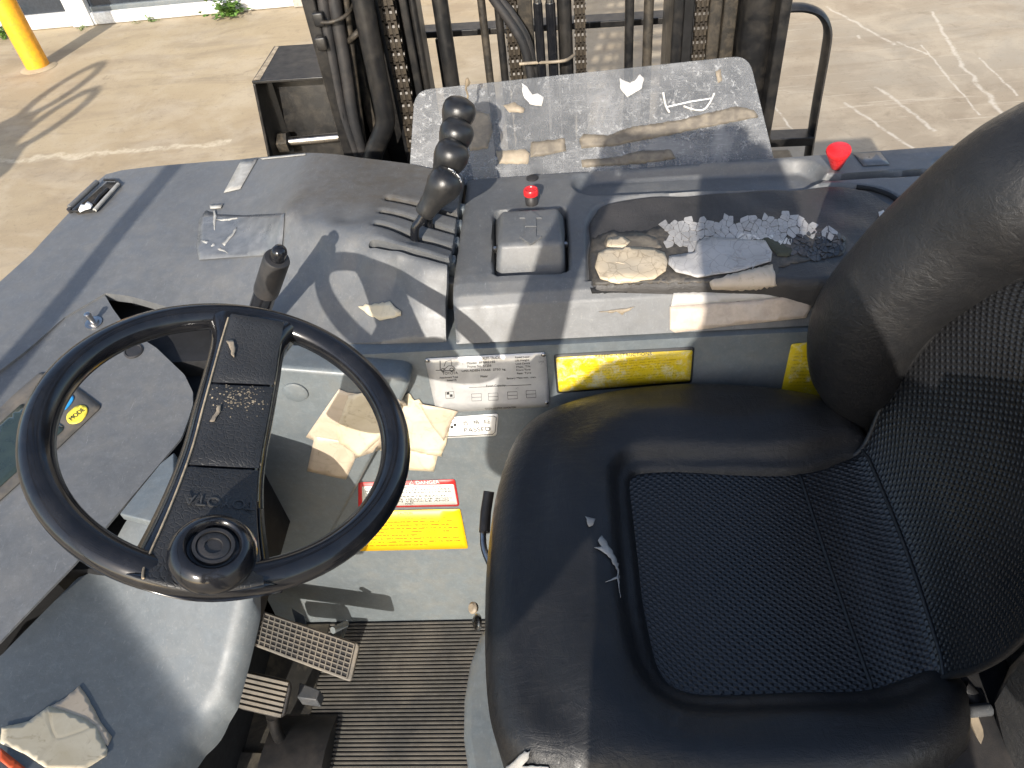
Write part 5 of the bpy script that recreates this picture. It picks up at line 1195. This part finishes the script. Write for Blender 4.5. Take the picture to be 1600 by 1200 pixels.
# ---- the photographer, standing behind the viewpoint
def skin(name, nodes, edges, m, parent=None, sub=2):
    me = bpy.data.meshes.new(name); me.from_pydata([n[:3] for n in nodes], edges, []); o = bpy.data.objects.new(name, me); COL.objects.link(o); me.materials.append(MAT[m])
    sk = o.modifiers.new('skin', 'SKIN'); sk.use_smooth_shade = True
    for v, n in zip(me.skin_vertices[0].data, nodes): v.radius = (n[3], n[3] if len(n) < 5 else n[4])
    me.skin_vertices[0].data[0].use_root = True
    sb = o.modifiers.new('sub', 'SUBSURF'); sb.levels = sub; sb.render_levels = sub; put(o, parent); return o
person = empty('person', (.06, -.40, 0), label='person in dark clothes holding up a phone beside the truck', cat='person')
bx_, by_ = .06, -.38
nodes = [(bx_, by_ - .03, .95, .15, .12), (bx_, by_ - .03, 1.15, .145, .11), (bx_, by_, 1.34, .165, .12), (bx_, by_, 1.45, .09, .08), (bx_ - .01, by_ + .02, 1.53, .055), (bx_ - .01, by_ + .05, 1.60, .075, .09), (bx_ - .01, by_ + .05, 1.70, .08, .095), (bx_ - .01, by_ + .04, 1.76, .045),
         (bx_ - .19, by_, 1.42, .065), (-.27, -.26, 1.20, .050), (-.15, -.055, 1.50, .032), (-.115, -.030, 1.56, .030, .02),
         (bx_ + .19, by_, 1.42, .065), (.30, -.24, 1.20, .050), (.125, -.055, 1.50, .032), (.095, -.030, 1.56, .030, .02),
         (bx_ - .10, by_ - .03, .88, .09), (bx_ - .11, by_ - .01, .48, .062), (bx_ - .11, by_ - .04, .09, .045), (bx_ - .12, by_ + .10, .04, .036),
         (bx_ + .10, by_ - .03, .88, .09), (bx_ + .11, by_ - .01, .48, .062), (bx_ + .11, by_ - .04, .09, .045), (bx_ + .12, by_ + .10, .04, .036)]
edges = [(0, 1), (1, 2), (2, 3), (3, 4), (4, 5), (5, 6), (6, 7), (2, 8), (8, 9), (9, 10), (10, 11), (2, 12), (12, 13), (13, 14), (14, 15), (0, 16), (16, 17), (17, 18), (18, 19), (0, 20), (20, 21), (21, 22), (22, 23)]
for sx, hb in ((-1, 11), (1, 15)):
    for k in range(4):
        b = len(nodes); x0 = -.115 if sx < 0 else .095; dz = .012 + k * .016
        nodes += [(x0 + sx * .004, -.028, 1.565 + dz, .0095), (x0 - sx * .020, -.030 , 1.575 + dz, .009), (x0 - sx * .036, -.034, 1.578 + dz, .008)]; edges += [(hb, b), (b, b + 1), (b + 1, b + 2)]
    b = len(nodes); nodes += [(x0 - sx * .01, -.060, 1.57, .011), (x0 - sx * .03, -.065, 1.59, .009)]; edges += [(hb, b), (b, b + 1)]
skin('body', nodes, edges, 'cloth', person)
phone = box('phone', (-.095, -.048, 1.565), (.075, -.040, 1.645), 'black_gloss', None, .003); phone['label'] = 'black phone held up in both hands behind the truck'; phone['category'] = 'phone'
